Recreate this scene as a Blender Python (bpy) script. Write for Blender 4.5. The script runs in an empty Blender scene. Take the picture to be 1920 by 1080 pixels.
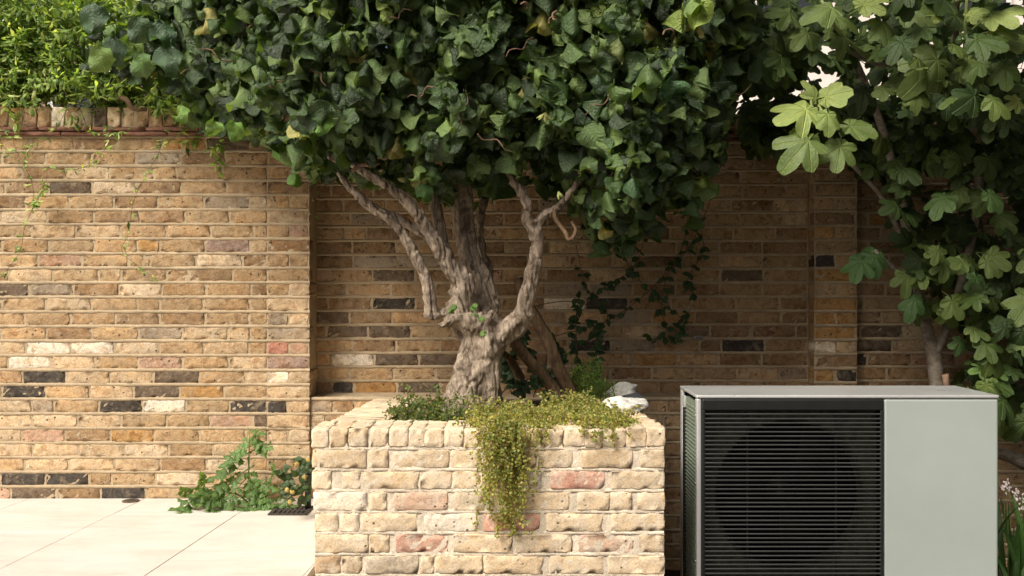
import bpy, math, random
import numpy as np
from mathutils import Vector, Matrix, noise

random.seed(7)
RNG = np.random.default_rng(7)
scene = bpy.context.scene
COL = scene.collection

# ------------------------------------------------------------------ camera, sky, sun, exposure
CAM_H = 1.056
FPX = 1867.0            # focal length in photograph pixels (35 mm lens)
cam_data = bpy.data.cameras.new('camera')
cam_data.lens = 35.0
cam_data.sensor_width = 36.0
cam_data.clip_start = 0.05
cam_data.clip_end = 500.0
cam = bpy.data.objects.new('camera', cam_data)
cam.location = (0, 0, CAM_H)
cam.rotation_euler = (math.radians(90), 0, 0)
COL.objects.link(cam)
scene.camera = cam

SUN_DIR = Vector((-0.58, -0.62, 0.88)).normalized()      # towards the sun
world = bpy.data.worlds.new('World')
scene.world = world
world.use_nodes = True
wn = world.node_tree
sky = wn.nodes.new('ShaderNodeTexSky')
sky.sky_type = 'NISHITA'
sky.sun_disc = False
sky.sun_elevation = math.asin(SUN_DIR.z)
sky.sun_rotation = math.atan2(SUN_DIR.x, SUN_DIR.y)
sky.air_density = 0.45
sky.dust_density = 9.0
sky.ozone_density = 0.0
bg = wn.nodes['Background']
bg.inputs['Strength'].default_value = 0.086
wn.links.new(sky.outputs['Color'], bg.inputs['Color'])

sun_data = bpy.data.lights.new('sun', 'SUN')
sun_data.energy = 3.8
sun_data.angle = math.radians(32)
sun_data.color = (1.0, 0.95, 0.87)
sun = bpy.data.objects.new('sun', sun_data)
sun.rotation_euler = SUN_DIR.to_track_quat('Z', 'Y').to_euler()
sun.location = (-4, -4, 8)
COL.objects.link(sun)

vs = scene.view_settings
vs.view_transform = 'Standard'
vs.look = 'None'
vs.exposure = 0.33
vs.gamma = 1.0
vs.use_curve_mapping = False
scene.render.engine = 'CYCLES'
scene.cycles.use_denoising = True
scene.cycles.max_bounces = 7
scene.cycles.diffuse_bounces = 4
scene.cycles.glossy_bounces = 3
scene.cycles.transmission_bounces = 4
scene.cycles.sample_clamp_indirect = 6.0


# ------------------------------------------------------------------ helpers
def P(px, py, d):
    """A point of the place seen at photograph pixel (px, py), d metres in front of the camera."""
    return Vector(((px - 960) * d / FPX, d, CAM_H - (py - 540) * d / FPX))


def link(o, parent=None):
    COL.objects.link(o)
    if parent is not None:
        o.parent = parent
    return o


def thing(name, label, cat, loc=(0, 0, 0), group=None, kind=None):
    o = bpy.data.objects.new(name, None)
    o.location = loc
    o.empty_display_size = 0.1
    o['label'] = label
    o['category'] = cat
    if group: o['group'] = group
    if kind: o['kind'] = kind
    COL.objects.link(o)
    return o


def tag(o, label=None, cat=None, group=None, kind=None):
    if label: o['label'] = label
    if cat: o['category'] = cat
    if group: o['group'] = group
    if kind: o['kind'] = kind
    return o


def tri_mesh(name, V, F, mat=None, uv=None, col=None, smooth=True):
    """V (n,3), F (m,3) numpy arrays -> mesh; uv per vertex (n,2); col per vertex (n,4)."""
    V = np.asarray(V, dtype=np.float32); F = np.asarray(F, dtype=np.int32)
    me = bpy.data.meshes.new(name)
    me.vertices.add(len(V)); me.vertices.foreach_set('co', V.ravel())
    me.loops.add(F.size); me.loops.foreach_set('vertex_index', F.ravel())
    me.polygons.add(len(F)); me.polygons.foreach_set('loop_start', np.arange(0, F.size, 3, dtype=np.int32))
    if uv is not None:
        l = me.uv_layers.new(name='UVMap')
        l.data.foreach_set('uv', np.asarray(uv, dtype=np.float32)[F.ravel()].ravel())
    if col is not None:
        a = me.color_attributes.new('Col', 'FLOAT_COLOR', 'POINT')
        a.data.foreach_set('color', np.asarray(col, dtype=np.float32).ravel())
    me.polygons.foreach_set('use_smooth', np.full(len(F), smooth))
    me.update(calc_edges=True)
    me.validate()
    if mat: me.materials.append(mat)
    return me


def obj(name, me, parent=None, loc=None):
    o = bpy.data.objects.new(name, me)
    if loc is not None: o.location = loc
    return link(o, parent)


class Bag:
    """Collects triangles from many pieces for ONE mesh."""
    def __init__(s): s.V = []; s.F = []; s.U = []; s.C = []; s.n = 0
    def add(s, V, F, uv=None, col=(1, 1, 1, 1)):
        V = np.asarray(V, dtype=np.float32)
        s.V.append(V); s.F.append(np.asarray(F, dtype=np.int32) + s.n)
        s.U.append(np.zeros((len(V), 2), np.float32) if uv is None else np.asarray(uv, np.float32))
        c = np.asarray(col, np.float32)
        if c.ndim == 1:
            c4 = np.ones(4, np.float32); c4[:len(c)] = c
            c = np.tile(c4, (len(V), 1))
        s.C.append(c)
        s.n += len(V)
    def addm(s, part, M, col=(1, 1, 1, 1)):
        V, F, U = part
        M = np.array(M)
        s.add(V @ M[:3, :3].T + M[:3, 3], F, U, col)
    def mesh(s, name, mat, smooth=True):
        return tri_mesh(name, np.concatenate(s.V), np.concatenate(s.F), mat, np.concatenate(s.U), np.concatenate(s.C), smooth)


def quads(F):
    out = []
    for f in F:
        for i in range(1, len(f) - 1):
            out.append((f[0], f[i], f[i + 1]))
    return np.array(out, dtype=np.int32)


def box_part(x0, x1, y0, y1, z0, z1):
    V = np.array([(x0, y0, z0), (x1, y0, z0), (x1, y1, z0), (x0, y1, z0), (x0, y0, z1), (x1, y0, z1), (x1, y1, z1), (x0, y1, z1)], float)
    F = quads([(0, 3, 2, 1), (4, 5, 6, 7), (0, 1, 5, 4), (1, 2, 6, 5), (2, 3, 7, 6), (3, 0, 4, 7)])
    return V, F


def soft_block(sx, sy, sz, n, r, jit, seed, chip=0.0):
    """Worn block: centred in x and z, front face at y=0, body back to y=sy. n = (nx,ny,nz) segments."""
    rg = np.random.default_rng(seed)
    nx, ny, nz = n
    def axis(s, k, two=True):
        a = np.linspace(0, s, k + 1)
        return a
    ax = np.concatenate([[0, r * .9], np.linspace(0, sx, nx + 1)[1:-1], [sx - r * .9, sx]])
    ay = np.concatenate([[0, r * .9], np.linspace(0, sy, ny + 1)[1:-1], [sy]])
    az = np.concatenate([[0, r * .9], np.linspace(0, sz, nz + 1)[1:-1], [sz - r * .9, sz]])
    idx = {}; V = []
    nX, nY, nZ = len(ax), len(ay), len(az)
    def vid(i, j, k):
        key = (i, j, k)
        if key not in idx:
            p = np.array([ax[i], ay[j], az[k]])
            lo = np.array([r, r, r]); hi = np.array([sx - r, max(sy, r), sz - r])
            c = np.clip(p, lo, hi)
            d = p - c
            L = np.linalg.norm(d)
            if L > r: p = c + d / L * r
            p = p + rg.normal(0, jit, 3) * np.array([1, .8, .8])
            if chip and (i in (0, 1, nX - 1, nX - 2)) and (k in (0, 1, nZ - 1, nZ - 2)) and j < 2 and rg.random() < .35:
                p = p + (np.array([sx / 2, sy / 2, sz / 2]) - p) * chip * rg.random()
            idx[key] = len(V); V.append(p)
        return idx[key]
    F = []
    for i in range(nX - 1):
        for k in range(nZ - 1):
            F.append((vid(i, 0, k), vid(i + 1, 0, k), vid(i + 1, 0, k + 1), vid(i, 0, k + 1)))
    for i in range(nX - 1):
        for j in range(nY - 1):
            F.append((vid(i, j, nZ - 1), vid(i + 1, j, nZ - 1), vid(i + 1, j + 1, nZ - 1), vid(i, j + 1, nZ - 1)))
            F.append((vid(i, j + 1, 0), vid(i + 1, j + 1, 0), vid(i + 1, j, 0), vid(i, j, 0)))
    for k in range(nZ - 1):
        for j in range(nY - 1):
            F.append((vid(0, j + 1, k), vid(0, j, k), vid(0, j, k + 1), vid(0, j + 1, k + 1)))
            F.append((vid(nX - 1, j, k), vid(nX - 1, j + 1, k), vid(nX - 1, j + 1, k + 1), vid(nX - 1, j, k + 1)))
    V = np.array(V) - np.array([sx / 2, 0, sz / 2])
    return V, quads(F), np.zeros((len(V), 2))


def catmull(pts, per=6):
    """pts: list of tuples (x,y,z,r...) -> dense array."""
    p = np.array(pts, float)
    p = np.vstack([2 * p[0] - p[1], p, 2 * p[-1] - p[-2]])
    out = []
    for i in range(1, len(p) - 2):
        for t in np.linspace(0, 1, per, endpoint=False):
            a, b, c, d = p[i - 1], p[i], p[i + 1], p[i + 2]
            out.append(.5 * ((2 * b) + (c - a) * t + (2 * a - 5 * b + 4 * c - d) * t * t + (3 * b - a - 3 * c + d) * t ** 3))
    out.append(p[-2])
    return np.array(out)


def tube(path, seg=8, flute=0.0, nfl=3, twist=0.0, cap=True, rough=0.0, seed=0):
    """path (n,4): x,y,z,r -> V,F,U"""
    path = np.asarray(path, float)
    rg = np.random.default_rng(seed)
    n = len(path)
    T = np.gradient(path[:, :3], axis=0)
    T /= np.linalg.norm(T, axis=1)[:, None] + 1e-9
    up = np.array([0, -1, 0.01]) if abs(T[0][1]) < .9 else np.array([1, 0, 0.01])
    a = up - T[0] * up.dot(T[0]); a /= np.linalg.norm(a)
    V = []; U = []
    s = 0
    for i in range(n):
        a = a - T[i] * a.dot(T[i]); a /= np.linalg.norm(a)
        b = np.cross(T[i], a)
        if i: s += np.linalg.norm(path[i, :3] - path[i - 1, :3])
        for k in range(seg):
            th = 2 * math.pi * k / seg
            r = path[i, 3] * (1 + flute * math.cos(nfl * th + twist * s) + flute * .5 * math.cos((nfl + 2) * th - twist * .6 * s + 1.3))
            if rough: r *= 1 + rg.normal(0, rough)
            V.append(path[i, :3] + r * (a * math.cos(th) + b * math.sin(th)))
            U.append((k / seg, s))
    F = []
    for i in range(n - 1):
        for k in range(seg):
            k2 = (k + 1) % seg
            F.append((i * seg + k, i * seg + k2, (i + 1) * seg + k2, (i + 1) * seg + k))
    F = list(quads(F))
    if cap:
        for base in (0, (n - 1) * seg):
            for k in range(1, seg - 1):
                F.append((base, base + k, base + k + 1) if base else (base, base + k + 1, base + k))
    return np.array(V), np.array(F, dtype=np.int32), np.array(U)


def frame_matrix(pos, direction, normal, size=1.0):
    """Leaf frame: local +Y along direction, local +Z near normal."""
    y = Vector(direction).normalized()
    z = Vector(normal); z = (z - y * z.dot(y))
    if z.length < 1e-4: z = Vector((.3, -1, .2)); z = z - y * z.dot(y)
    z.normalize()
    x = y.cross(z)
    M = Matrix(((x.x, y.x, z.x, pos[0]), (x.y, y.y, z.y, pos[1]), (x.z, y.z, z.z, pos[2]), (0, 0, 0, 1)))
    return M @ Matrix.Scale(size, 4)


# ------------------------------------------------------------------ materials
class NT:
    def __init__(s, name):
        s.m = bpy.data.materials.new(name); s.m.use_nodes = True
        s.t = s.m.node_tree; s.b = s.t.nodes['Principled BSDF']; s.out = s.t.nodes['Material Output']
    def n(s, typ, **kw):
        nd = s.t.nodes.new(typ)
        for k, v in kw.items(): setattr(nd, k, v)
        return nd
    def l(s, a, b): s.t.links.new(a, b)
    def noise(s, vec, scale, detail=4, rough=.55, dist=0.0):
        nd = s.n('ShaderNodeTexNoise'); nd.inputs['Scale'].default_value = scale
        nd.inputs['Detail'].default_value = detail; nd.inputs['Roughness'].default_value = rough
        nd.inputs['Distortion'].default_value = dist
        if vec is not None: s.l(vec, nd.inputs['Vector'])
        return nd.outputs['Fac']
    def ramp(s, fac, stops):
        nd = s.n('ShaderNodeValToRGB'); e = nd.color_ramp.elements
        while len(e) > 1: e.remove(e[-1])
        e[0].position = stops[0][0]; e[0].color = c4(stops[0][1])
        for p, c in stops[1:]:
            x = e.new(p); x.color = c4(c)
        s.l(fac, nd.inputs['Fac'])
        return nd.outputs['Color']
    def mix(s, fac, a, b, mode='MIX'):
        nd = s.n('ShaderNodeMix', data_type='RGBA', blend_type=mode)
        for sock, v in ((nd.inputs['Factor'], fac), (nd.inputs['A'], a), (nd.inputs['B'], b)):
            pass
        ins = [i for i in nd.inputs if i.enabled]
        f, A, B = nd.inputs[0], nd.inputs[6], nd.inputs[7]
        for sock, v in ((f, fac), (A, a), (B, b)):
            if hasattr(v, 'is_output'): s.l(v, sock)
            elif isinstance(v, (int, float)): sock.default_value = v
            else: sock.default_value = c4(v)
        return nd.outputs[2]
    def math(s, op, a, b=None, c=None, clamp=False):
        nd = s.n('ShaderNodeMath', operation=op); nd.use_clamp = clamp
        for i, v in enumerate((a, b, c)):
            if v is None: continue
            if hasattr(v, 'is_output'): s.l(v, nd.inputs[i])
            else: nd.inputs[i].default_value = v
        return nd.outputs[0]
    def bump(s, h, strength=.5, dist=.01, prev=None):
        nd = s.n('ShaderNodeBump'); nd.inputs['Strength'].default_value = strength; nd.inputs['Distance'].default_value = dist
        s.l(h, nd.inputs['Height'])
        if prev is not None: s.l(prev, nd.inputs['Normal'])
        return nd.outputs['Normal']
    def pos(s): return s.n('ShaderNodeNewGeometry').outputs['Position']
    def tint(s, joined):
        """The piece's own colour: object colour, or the colour attribute of a joined mesh."""
        if joined:
            return s.n('ShaderNodeAttribute', attribute_name='Col').outputs['Color']
        return s.n('ShaderNodeObjectInfo').outputs['Color']
    def base(s, c, rough=.8, spec=.3, metal=0.0):
        if hasattr(c, 'is_output'): s.l(c, s.b.inputs['Base Color'])
        else: s.b.inputs['Base Color'].default_value = c4(c)
        if hasattr(rough, 'is_output'): s.l(rough, s.b.inputs['Roughness'])
        else: s.b.inputs['Roughness'].default_value = rough
        s.b.inputs['Specular IOR Level'].default_value = spec
        s.b.inputs['Metallic'].default_value = metal


def c4(c):
    c = tuple(c) if not isinstance(c, (int, float)) else (c, c, c)
    return c if len(c) == 4 else c + (1.0,)


MORTAR = (.47, .37, .24)


def brick_material(name, joined, pale=0.0, mortar=MORTAR, blotch=1.0, relief=.9):
    t = NT(name)
    pos = t.pos()
    c = t.tint(joined)
    big = t.noise(pos, 9, 4, .6)
    c = t.mix(t.ramp(big, [(.36, 0), (.68, 1)]), c, t.mix(1.0, c, (1.2, 1.1, .96), 'MULTIPLY'))
    med = t.noise(pos, 27, 5, .62, .6)
    c = t.mix(t.ramp(med, [(.47, 0), (.66, .85 * blotch)]), c, t.mix(1.0, c, (.60, .50, .41), 'MULTIPLY'))
    och = t.noise(pos, 13, 5, .65, 1.2)
    c = t.mix(t.ramp(och, [(.54, 0), (.70, .45)]), c, t.mix(1.0, c, (1.14, .98, .76), 'MULTIPLY'))
    wide = t.noise(pos, 1.7, 5, .6)
    c = t.mix(1.0, c, t.ramp(wide, [(.32, (.80, .79, .77)), (.66, (1.12, 1.11, 1.10))]), 'MULTIPLY')
    # lime bloom and smeared mortar
    sm = t.noise(pos, 16, 6, .7, .9)
    c = t.mix(t.ramp(sm, [(.52 - pale * .1, 0), (.74 - pale * .1, .62 + pale * .2)]), c, mortar)
    fine = t.noise(pos, 160, 3, .6)
    c = t.mix(.55, c, t.mix(1.0, c, t.ramp(fine, [(.3, (.62, .6, .58)), (.7, (1.25, 1.25, 1.25))]), 'MULTIPLY'))
    # dark pits burnt into the stocks
    vo = t.n('ShaderNodeTexVoronoi'); vo.inputs['Scale'].default_value = 34; t.l(pos, vo.inputs['Vector'])
    gate = t.noise(pos, 8, 2, .5)
    pit = t.math('MULTIPLY', t.ramp(vo.outputs['Distance'], [(.08, 1), (.19, 0)]), t.ramp(gate, [(.50, 0), (.58, 1)]))
    c = t.mix(t.math('MULTIPLY', pit, .85), c, (.035, .027, .02))
    spk = t.noise(pos, 75, 5, .75)
    c = t.mix(t.ramp(spk, [(.56, 0), (.68, .7)]), c, t.mix(1.0, c, (.42, .36, .30), 'MULTIPLY'))
    c = t.mix(t.ramp(spk, [(.30, .55), (.40, 0)]), c, mortar)
    t.base(c, .9, .2)
    crease = t.noise(pos, 55, 6, .72, .7)
    h = t.math('ADD', t.math('MULTIPLY', crease, 1.0), t.math('MULTIPLY', fine, .25))
    h = t.math('SUBTRACT', h, t.math('MULTIPLY', pit, 1.0))
    t.l(t.bump(h, relief, .009), t.b.inputs['Normal'])
    return t.m


def mortar_material(name, c0=MORTAR, k=1.0):
    t = NT(name)
    pos = t.pos()
    a = t.noise(pos, 7, 5, .65)
    c = t.ramp(a, [(.3, tuple(v * .72 for v in c0)), (.55, c0), (.75, tuple(min(1, v * 1.22) for v in c0))])
    f = t.noise(pos, 220, 3, .7)
    c = t.mix(.6, c, t.mix(1.0, c, t.ramp(f, [(.3, (.6, .58, .55)), (.7, (1.25, 1.25, 1.25))]), 'MULTIPLY'))
    t.base(c, .95, .15)
    h = t.math('ADD', t.noise(pos, 60, 6, .75), t.math('MULTIPLY', f, .3))
    t.l(t.bump(h, .8, .006), t.b.inputs['Normal'])
    return t.m


def leaf_material(name, joined, style, transl=.28, rough=.42, spec=.45, veincol=1.5):
    t = NT(name)
    c = t.tint(joined)
    uv = t.n('ShaderNodeUVMap').outputs['UV']
    sep = t.n('ShaderNodeSeparateXYZ'); t.l(uv, sep.inputs[0])
    u, v = sep.outputs[0], sep.outputs[1]
    pos = t.pos()
    nz = t.noise(pos, 30, 4, .6)
    c = t.mix(t.ramp(nz, [(.35, 0), (.7, .6)]), c, t.mix(1.0, c, (.62, .70, .55), 'MULTIPLY'))
    au = t.math('ABSOLUTE', u)
    h = None
    if style == 'pinnate':
        mid = t.math('SUBTRACT', 1.0, t.math('DIVIDE', au, .07), clamp=True)
        ph = t.math('FRACT', t.math('SUBTRACT', t.math('MULTIPLY', v, 8.0), t.math('MULTIPLY', au, 2.2)))
        side = t.math('SUBTRACT', 1.0, t.math('DIVIDE', t.math('ABSOLUTE', t.math('SUBTRACT', ph, .5)), .13), clamp=True)
        vein = t.math('MAXIMUM', mid, t.math('MULTIPLY', side, .22))
        h = t.math('ABSOLUTE', t.math('SUBTRACT', ph, .5))
        blotch = t.noise(pos, 140, 3, .6)
        blotch2 = t.noise(pos, 55, 4, .65, 1.0)
        h = t.math('ADD', t.math('MULTIPLY', h, .35), t.math('ADD', t.math('MULTIPLY', blotch, .8), t.math('MULTIPLY', blotch2, 1.6)))
    elif style == 'palmate':
        vein = None
        for ang in (0, 48, -48, 100, -100):
            a = math.radians(ang)
            # perpendicular distance to the vein, only on its own side
            dperp = t.math('ABSOLUTE', t.math('SUBTRACT', t.math('MULTIPLY', u, math.cos(a)), t.math('MULTIPLY', v, math.sin(a))))
            along = t.math('ADD', t.math('MULTIPLY', u, math.sin(a)), t.math('MULTIPLY', v, math.cos(a)))
            on = t.math('GREATER_THAN', along, 0.0)
            w = t.math('MULTIPLY', t.math('SUBTRACT', 1.0, t.math('DIVIDE', dperp, .022), clamp=True), on)
            vein = w if vein is None else t.math('MAXIMUM', vein, w)
        h = t.math('ADD', t.math('MULTIPLY', vein, .6), t.math('MULTIPLY', t.noise(uv, 14, 3, .6), .8))
    else:
        vein = t.math('SUBTRACT', 1.0, t.math('DIVIDE', au, .12), clamp=True)
    vc = t.mix(1.0, c, (veincol * 1.15, veincol, veincol * .95), 'MULTIPLY')
    c = t.mix(t.math('MULTIPLY', vein, .75), c, vc)
    geo = t.n('ShaderNodeNewGeometry')
    c = t.mix(t.math('MULTIPLY', geo.outputs['Backfacing'], .45), c, t.mix(1.0, c, (1.5, 1.45, 1.3), 'MULTIPLY'))
    t.base(c, rough, spec)
    if h is not None:
        nrm = t.bump(h, .8, .007)
        t.l(nrm, t.b.inputs['Normal'])
    tr = t.n('ShaderNodeBsdfTranslucent')
    t.l(t.mix(1.0, c, (1.75, 1.7, .62), 'MULTIPLY'), tr.inputs['Color'])
    ms = t.n('ShaderNodeMixShader'); ms.inputs[0].default_value = transl
    t.l(t.b.outputs[0], ms.inputs[1]); t.l(tr.outputs[0], ms.inputs[2])
    t.l(ms.outputs[0], t.out.inputs['Surface'])
    return t.m


def bark_material(name, pale, dark, scale=1.0, stretch=.35, bump=.7):
    t = NT(name)
    pos = t.pos()
    mp = t.n('ShaderNodeMapping'); mp.inputs['Scale'].default_value = (1, 1, stretch); t.l(pos, mp.inputs['Vector'])
    a = t.noise(mp.outputs[0], 26 * scale, 6, .68, .8)
    b = t.noise(pos, 9 * scale, 4, .6)
    c = t.ramp(a, [(.34, dark), (.62, pale)])
    c = t.mix(t.ramp(b, [(.4, 0), (.7, .5)]), c, tuple(v * .6 for v in dark))
    f = t.noise(mp.outputs[0], 130 * scale, 4, .7)
    c = t.mix(.5, c, t.mix(1.0, c, t.ramp(f, [(.3, (.55, .52, .5)), (.7, (1.3, 1.3, 1.3))]), 'MULTIPLY'))
    t.base(c, .88, .2)
    h = t.math('ADD', a, t.math('MULTIPLY', f, .4))
    t.l(t.bump(h, bump, .008), t.b.inputs['Normal'])
    return t.m


def plain_material(name, c, rough=.6, spec=.4, metal=0.0, var=.25, scale=20, bump=0.0):
    t = NT(name)
    pos = t.pos()
    n = t.noise(pos, scale, 5, .65)
    lo = tuple(v * (1 - var) for v in c); hi = tuple(min(1, v * (1 + var)) for v in c)
    cc = t.ramp(n, [(.3, lo), (.7, hi)])
    t.base(cc, rough, spec, metal)
    if bump: t.l(t.bump(t.noise(pos, scale * 4, 5, .7), bump, .01), t.b.inputs['Normal'])
    return t.m


M = {}
M['brick'] = brick_material('wall_brick', False)
M['brick_j'] = brick_material('wall_brick_joined', True)
PMORTAR = (.74, .64, .49)
M['pbrick'] = brick_material('planter_brick', False, .6, (.74, .65, .50), .3, .45)
M['mortar'] = mortar_material('wall_mortar')
M['pmortar'] = mortar_material('planter_mortar', PMORTAR)
M['tile'] = plain_material('creasing_tile', (.19, .095, .062), .85, .2, var=.4, scale=30, bump=.4)
M['hazel'] = leaf_material('hazel_leaf', False, 'pinnate', .24, .38, .6)
M['hazel_j'] = leaf_material('hazel_leaf_joined', True, 'pinnate', .24, .38, .6)
M['fig'] = leaf_material('fig_leaf', False, 'palmate', .25, .45, .4, 2.2)
M['fig_j'] = leaf_material('fig_leaf_joined', True, 'palmate', .25, .45, .4, 2.2)
M['small'] = leaf_material('small_leaf', True, 'simple', .48, .5, .35, 1.2)
M['weed'] = leaf_material('weed_leaf', False, 'simple', .3, .5, .35, 1.3)
M['bark'] = bark_material('hazel_bark', (.48, .395, .30), (.125, .092, .065), 1.5, .4, 1.0)
M['barkd'] = bark_material('stem_bark', (.25, .165, .095), (.075, .048, .03), 2.2, .12, 1.0)
M['figbark'] = bark_material('fig_bark', (.36, .31, .25), (.17, .14, .10), 1.0, 1.5, .4)
M['twig'] = bark_material('twig_bark', (.30, .19, .125), (.13, .08, .05), 2.0, .5, .4)
M['gstem'] = plain_material('green_stem', (.22, .27, .09), .55, .35)
M['wstem'] = plain_material('wiry_stem', (.11, .065, .035), .7, .3)
M['soil'] = plain_material('soil', (.05, .034, .022), .95, .1, var=.6, scale=60, bump=.9)

# ------------------------------------------------------------------ ground and patio
def sheet(name, x0, x1, y0, y1, z, nx, ny, amp, mat, sc=3.0, thick=0.0):
    xs = np.linspace(x0, x1, nx + 1); ys = np.linspace(y0, y1, ny + 1)
    V = [(x, y, z + (noise.noise(Vector((x * sc, y * sc, .3))) * amp if amp else 0)) for y in ys for x in xs]
    F = [(j * (nx + 1) + i, j * (nx + 1) + i + 1, (j + 1) * (nx + 1) + i + 1, (j + 1) * (nx + 1) + i) for j in range(ny) for i in range(nx)]
    return tri_mesh(name, np.array(V), quads(F), mat)


g = obj('ground', sheet('ground', -60, 60, -30, 90, -.42, 60, 60, .0, M['soil']))
tag(g, 'dark bare earth ground of the garden behind and beneath everything', 'ground', kind='structure')
g = obj('soil_bed', sheet('soil_bed', -.70, 4.2, 2.4, 5.0, -.36, 120, 70, .05, M['soil'], 9))
tag(g, 'dark soil bed the heat pump stands on', 'soil', kind='structure')


def stone_material():
    t = NT('porcelain_slab')
    pos = t.pos()
    mp = t.n('ShaderNodeMapping'); mp.inputs['Scale'].default_value = (1.0, 3.2, 1); mp.inputs['Rotation'].default_value = (0, 0, .15)
    t.l(pos, mp.inputs['Vector'])
    a = t.noise(mp.outputs[0], 2.2, 7, .6, .9)
    c = t.ramp(a, [(.3, (.52, .475, .415)), (.5, (.585, .55, .49)), (.7, (.62, .59, .535))])
    v = t.noise(mp.outputs[0], 3.5, 8, .62, 1.6)
    line = t.ramp(t.math('ABSOLUTE', t.math('SUBTRACT', v, .5)), [(.0, .4), (.012, 0)])
    c = t.mix(line, c, (.50, .42, .33))
    d = t.noise(pos, 90, 3, .6)
    c = t.mix(t.ramp(d, [(.66, 0), (.75, .35)]), c, (.42, .35, .27))
    dirt = t.noise(pos, 3.1, 5, .7)
    c = t.mix(t.ramp(dirt, [(.52, 0), (.75, .40)]), c, (.46, .40, .32))
    t.base(c, .62, .35)
    t.l(t.bump(t.noise(pos, 40, 6, .7), .12, .004), t.b.inputs['Normal'])
    return t.m


M['slab'] = stone_material()
patio = thing('patio', 'pale porcelain patio in front of the brick wall', 'patio', kind='structure')
b = Bag()
b.add(*box_part(-4.6, -.722, 3.885, 5.02, -.40, -.0025))
b.add(*box_part(-4.6, -.765, 1.2, 3.885, -.40, -.0028))
obj('bedding', b.mesh('bedding', mortar_material('patio_bedding', (.66, .61, .53)), False), patio)
SK = .0643


def clip_poly(poly, fn):
    out = []
    for i in range(len(poly)):
        a, c = poly[i], poly[(i + 1) % len(poly)]
        da, dc = fn(a), fn(c)
        if da >= 0: out.append(a)
        if (da >= 0) != (dc >= 0):
            t = da / (da - dc); out.append((a[0] + (c[0] - a[0]) * t, a[1] + (c[1] - a[1]) * t))
    return out


def add_slab(poly):
    if len(poly) < 3: return
    area = sum(poly[i][0] * poly[(i + 1) % len(poly)][1] - poly[(i + 1) % len(poly)][0] * poly[i][1] for i in range(len(poly))) / 2
    if abs(area) < .003: return
    n = len(poly)
    cx = sum(p[0] for p in poly) / n; cy = sum(p[1] for p in poly) / n
    ins = [(p[0] + (cx - p[0]) * .003 / max(.05, math.hypot(cx - p[0], cy - p[1])), p[1] + (cy - p[1]) * .003 / max(.05, math.hypot(cx - p[0], cy - p[1]))) for p in poly]
    V = [(x, y, -.024) for x, y in poly] + [(x, y, -.0015) for x, y in poly] + [(x, y, 0) for x, y in ins]
    F = [tuple(range(2 * n, 3 * n))]
    for i in range(n):
        j = (i + 1) % n
        F += [(i, j, n + j, n + i), (n + i, n + j, 2 * n + j, 2 * n + i)]
    V = np.array(V); V[:, 2] += random.uniform(-.0006, .0006)
    obj('slab', tri_mesh('slab', V, quads(F), M['slab'], smooth=False), patio)


G = .0013
for ci in range(-6, 3):
    xl = -1.279 + ci * .581            # left edge of the column at y = 4.728
    y = {0: 3.98, -1: 3.45, -2: 3.1}.get(ci, 3.2 + (ci % 3) * .35) - 3.6
    while y < 5.02:
        def X(yy, off): return xl + off + (yy - 4.728) * SK
        y1 = y + 1.2
        poly = [(X(y, G), y + G), (X(y, .581 - G), y + G), (X(y1, .581 - G), y1 - G), (X(y1, G), y1 - G)]
        poly = clip_poly(poly, lambda p: 4.997 - p[1])
        poly = clip_poly(poly, lambda p: p[1] - 1.2)
        lo = clip_poly(poly, lambda p: 3.88 - p[1]); hi = clip_poly(poly, lambda p: p[1] - 3.88)
        if lo and hi and clip_poly(poly, lambda p: p[0] + .752):      # the column cut round the planter
            add_slab(clip_poly(lo, lambda p: -.752 - p[0])); add_slab(clip_poly(hi, lambda p: -.714 - p[0]))
        else:
            lim = -.752 if hi == [] or max(p[1] for p in poly) < 3.9 else -.714
            add_slab(clip_poly(poly, lambda p, lim=lim: lim - p[0]))
        y = y1

# ------------------------------------------------------------------ brickwork
PAL = {
    'buff': (.445, .325, .192), 'tan': (.385, .275, .160), 'pale': (.53, .415, .275), 'brown': (.295, .203, .118),
    'orange': (.43, .265, .11), 'pink': (.46, .315, .228), 'grey': (.34, .285, .215), 'dark': (.150, .118, .088),
    'black': (.066, .060, .054), 'white': (.72, .66, .55), 'red': (.42, .21, .155), 'mauve': (.34, .25, .205), 'cream': (.61, .505, .365),
}


def pick(weights):
    ks = list(weights); c = PAL[random.choices(ks, [weights[k] for k in ks])[0]]
    j = random.uniform(.88, 1.12); w = random.uniform(-.03, .03)
    return (min(.9, c[0] * j * (1 + w)), c[1] * j, c[2] * j * (1 - w), 1)


STR = [soft_block(.213, .095, .0615, (7, 1, 3), .0042, .0015, 100 + i, .07) for i in range(14)]
HED = [soft_block(.100, .195, .0615, (4, 1, 3), .0045, .0016, 200 + i, .08) for i in range(10)]
STR_M = [tri_mesh('stretcher', v, f, M['brick']) for v, f, u in STR]
HED_M = [tri_mesh('header', v, f, M['brick']) for v, f, u in HED]

CO = .0732
Z0 = -.0134
PITCH = .225
LEDGE = Z0 + 7 * CO          # 0.499
WALLTOP = Z0 + 25 * CO       # 1.8166
PIER_X0, PIER_X1 = -1.228, -1.012
RP0, RP1 = 1.546, 1.764
Y_MAIN, Y_PIER, Y_REC, Y_RP = 5.0, 4.985, 5.2, 5.09

W_MAIN = dict(buff=4.5, tan=5, pale=1.8, brown=1.6, orange=.12, pink=.5, grey=.8, dark=.12, cream=.25)
W_LOW = dict(buff=4, tan=2.4, pale=4.5, brown=.5, orange=.1, pink=1.0, grey=.6, dark=.08, cream=1.0)  # lower bricks paler and pinker, putting light bounced off the patio into colour
W_REC = dict(buff=3, tan=5, brown=4, pale=.6, orange=.2, grey=1, dark=.3, pink=.2)

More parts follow.
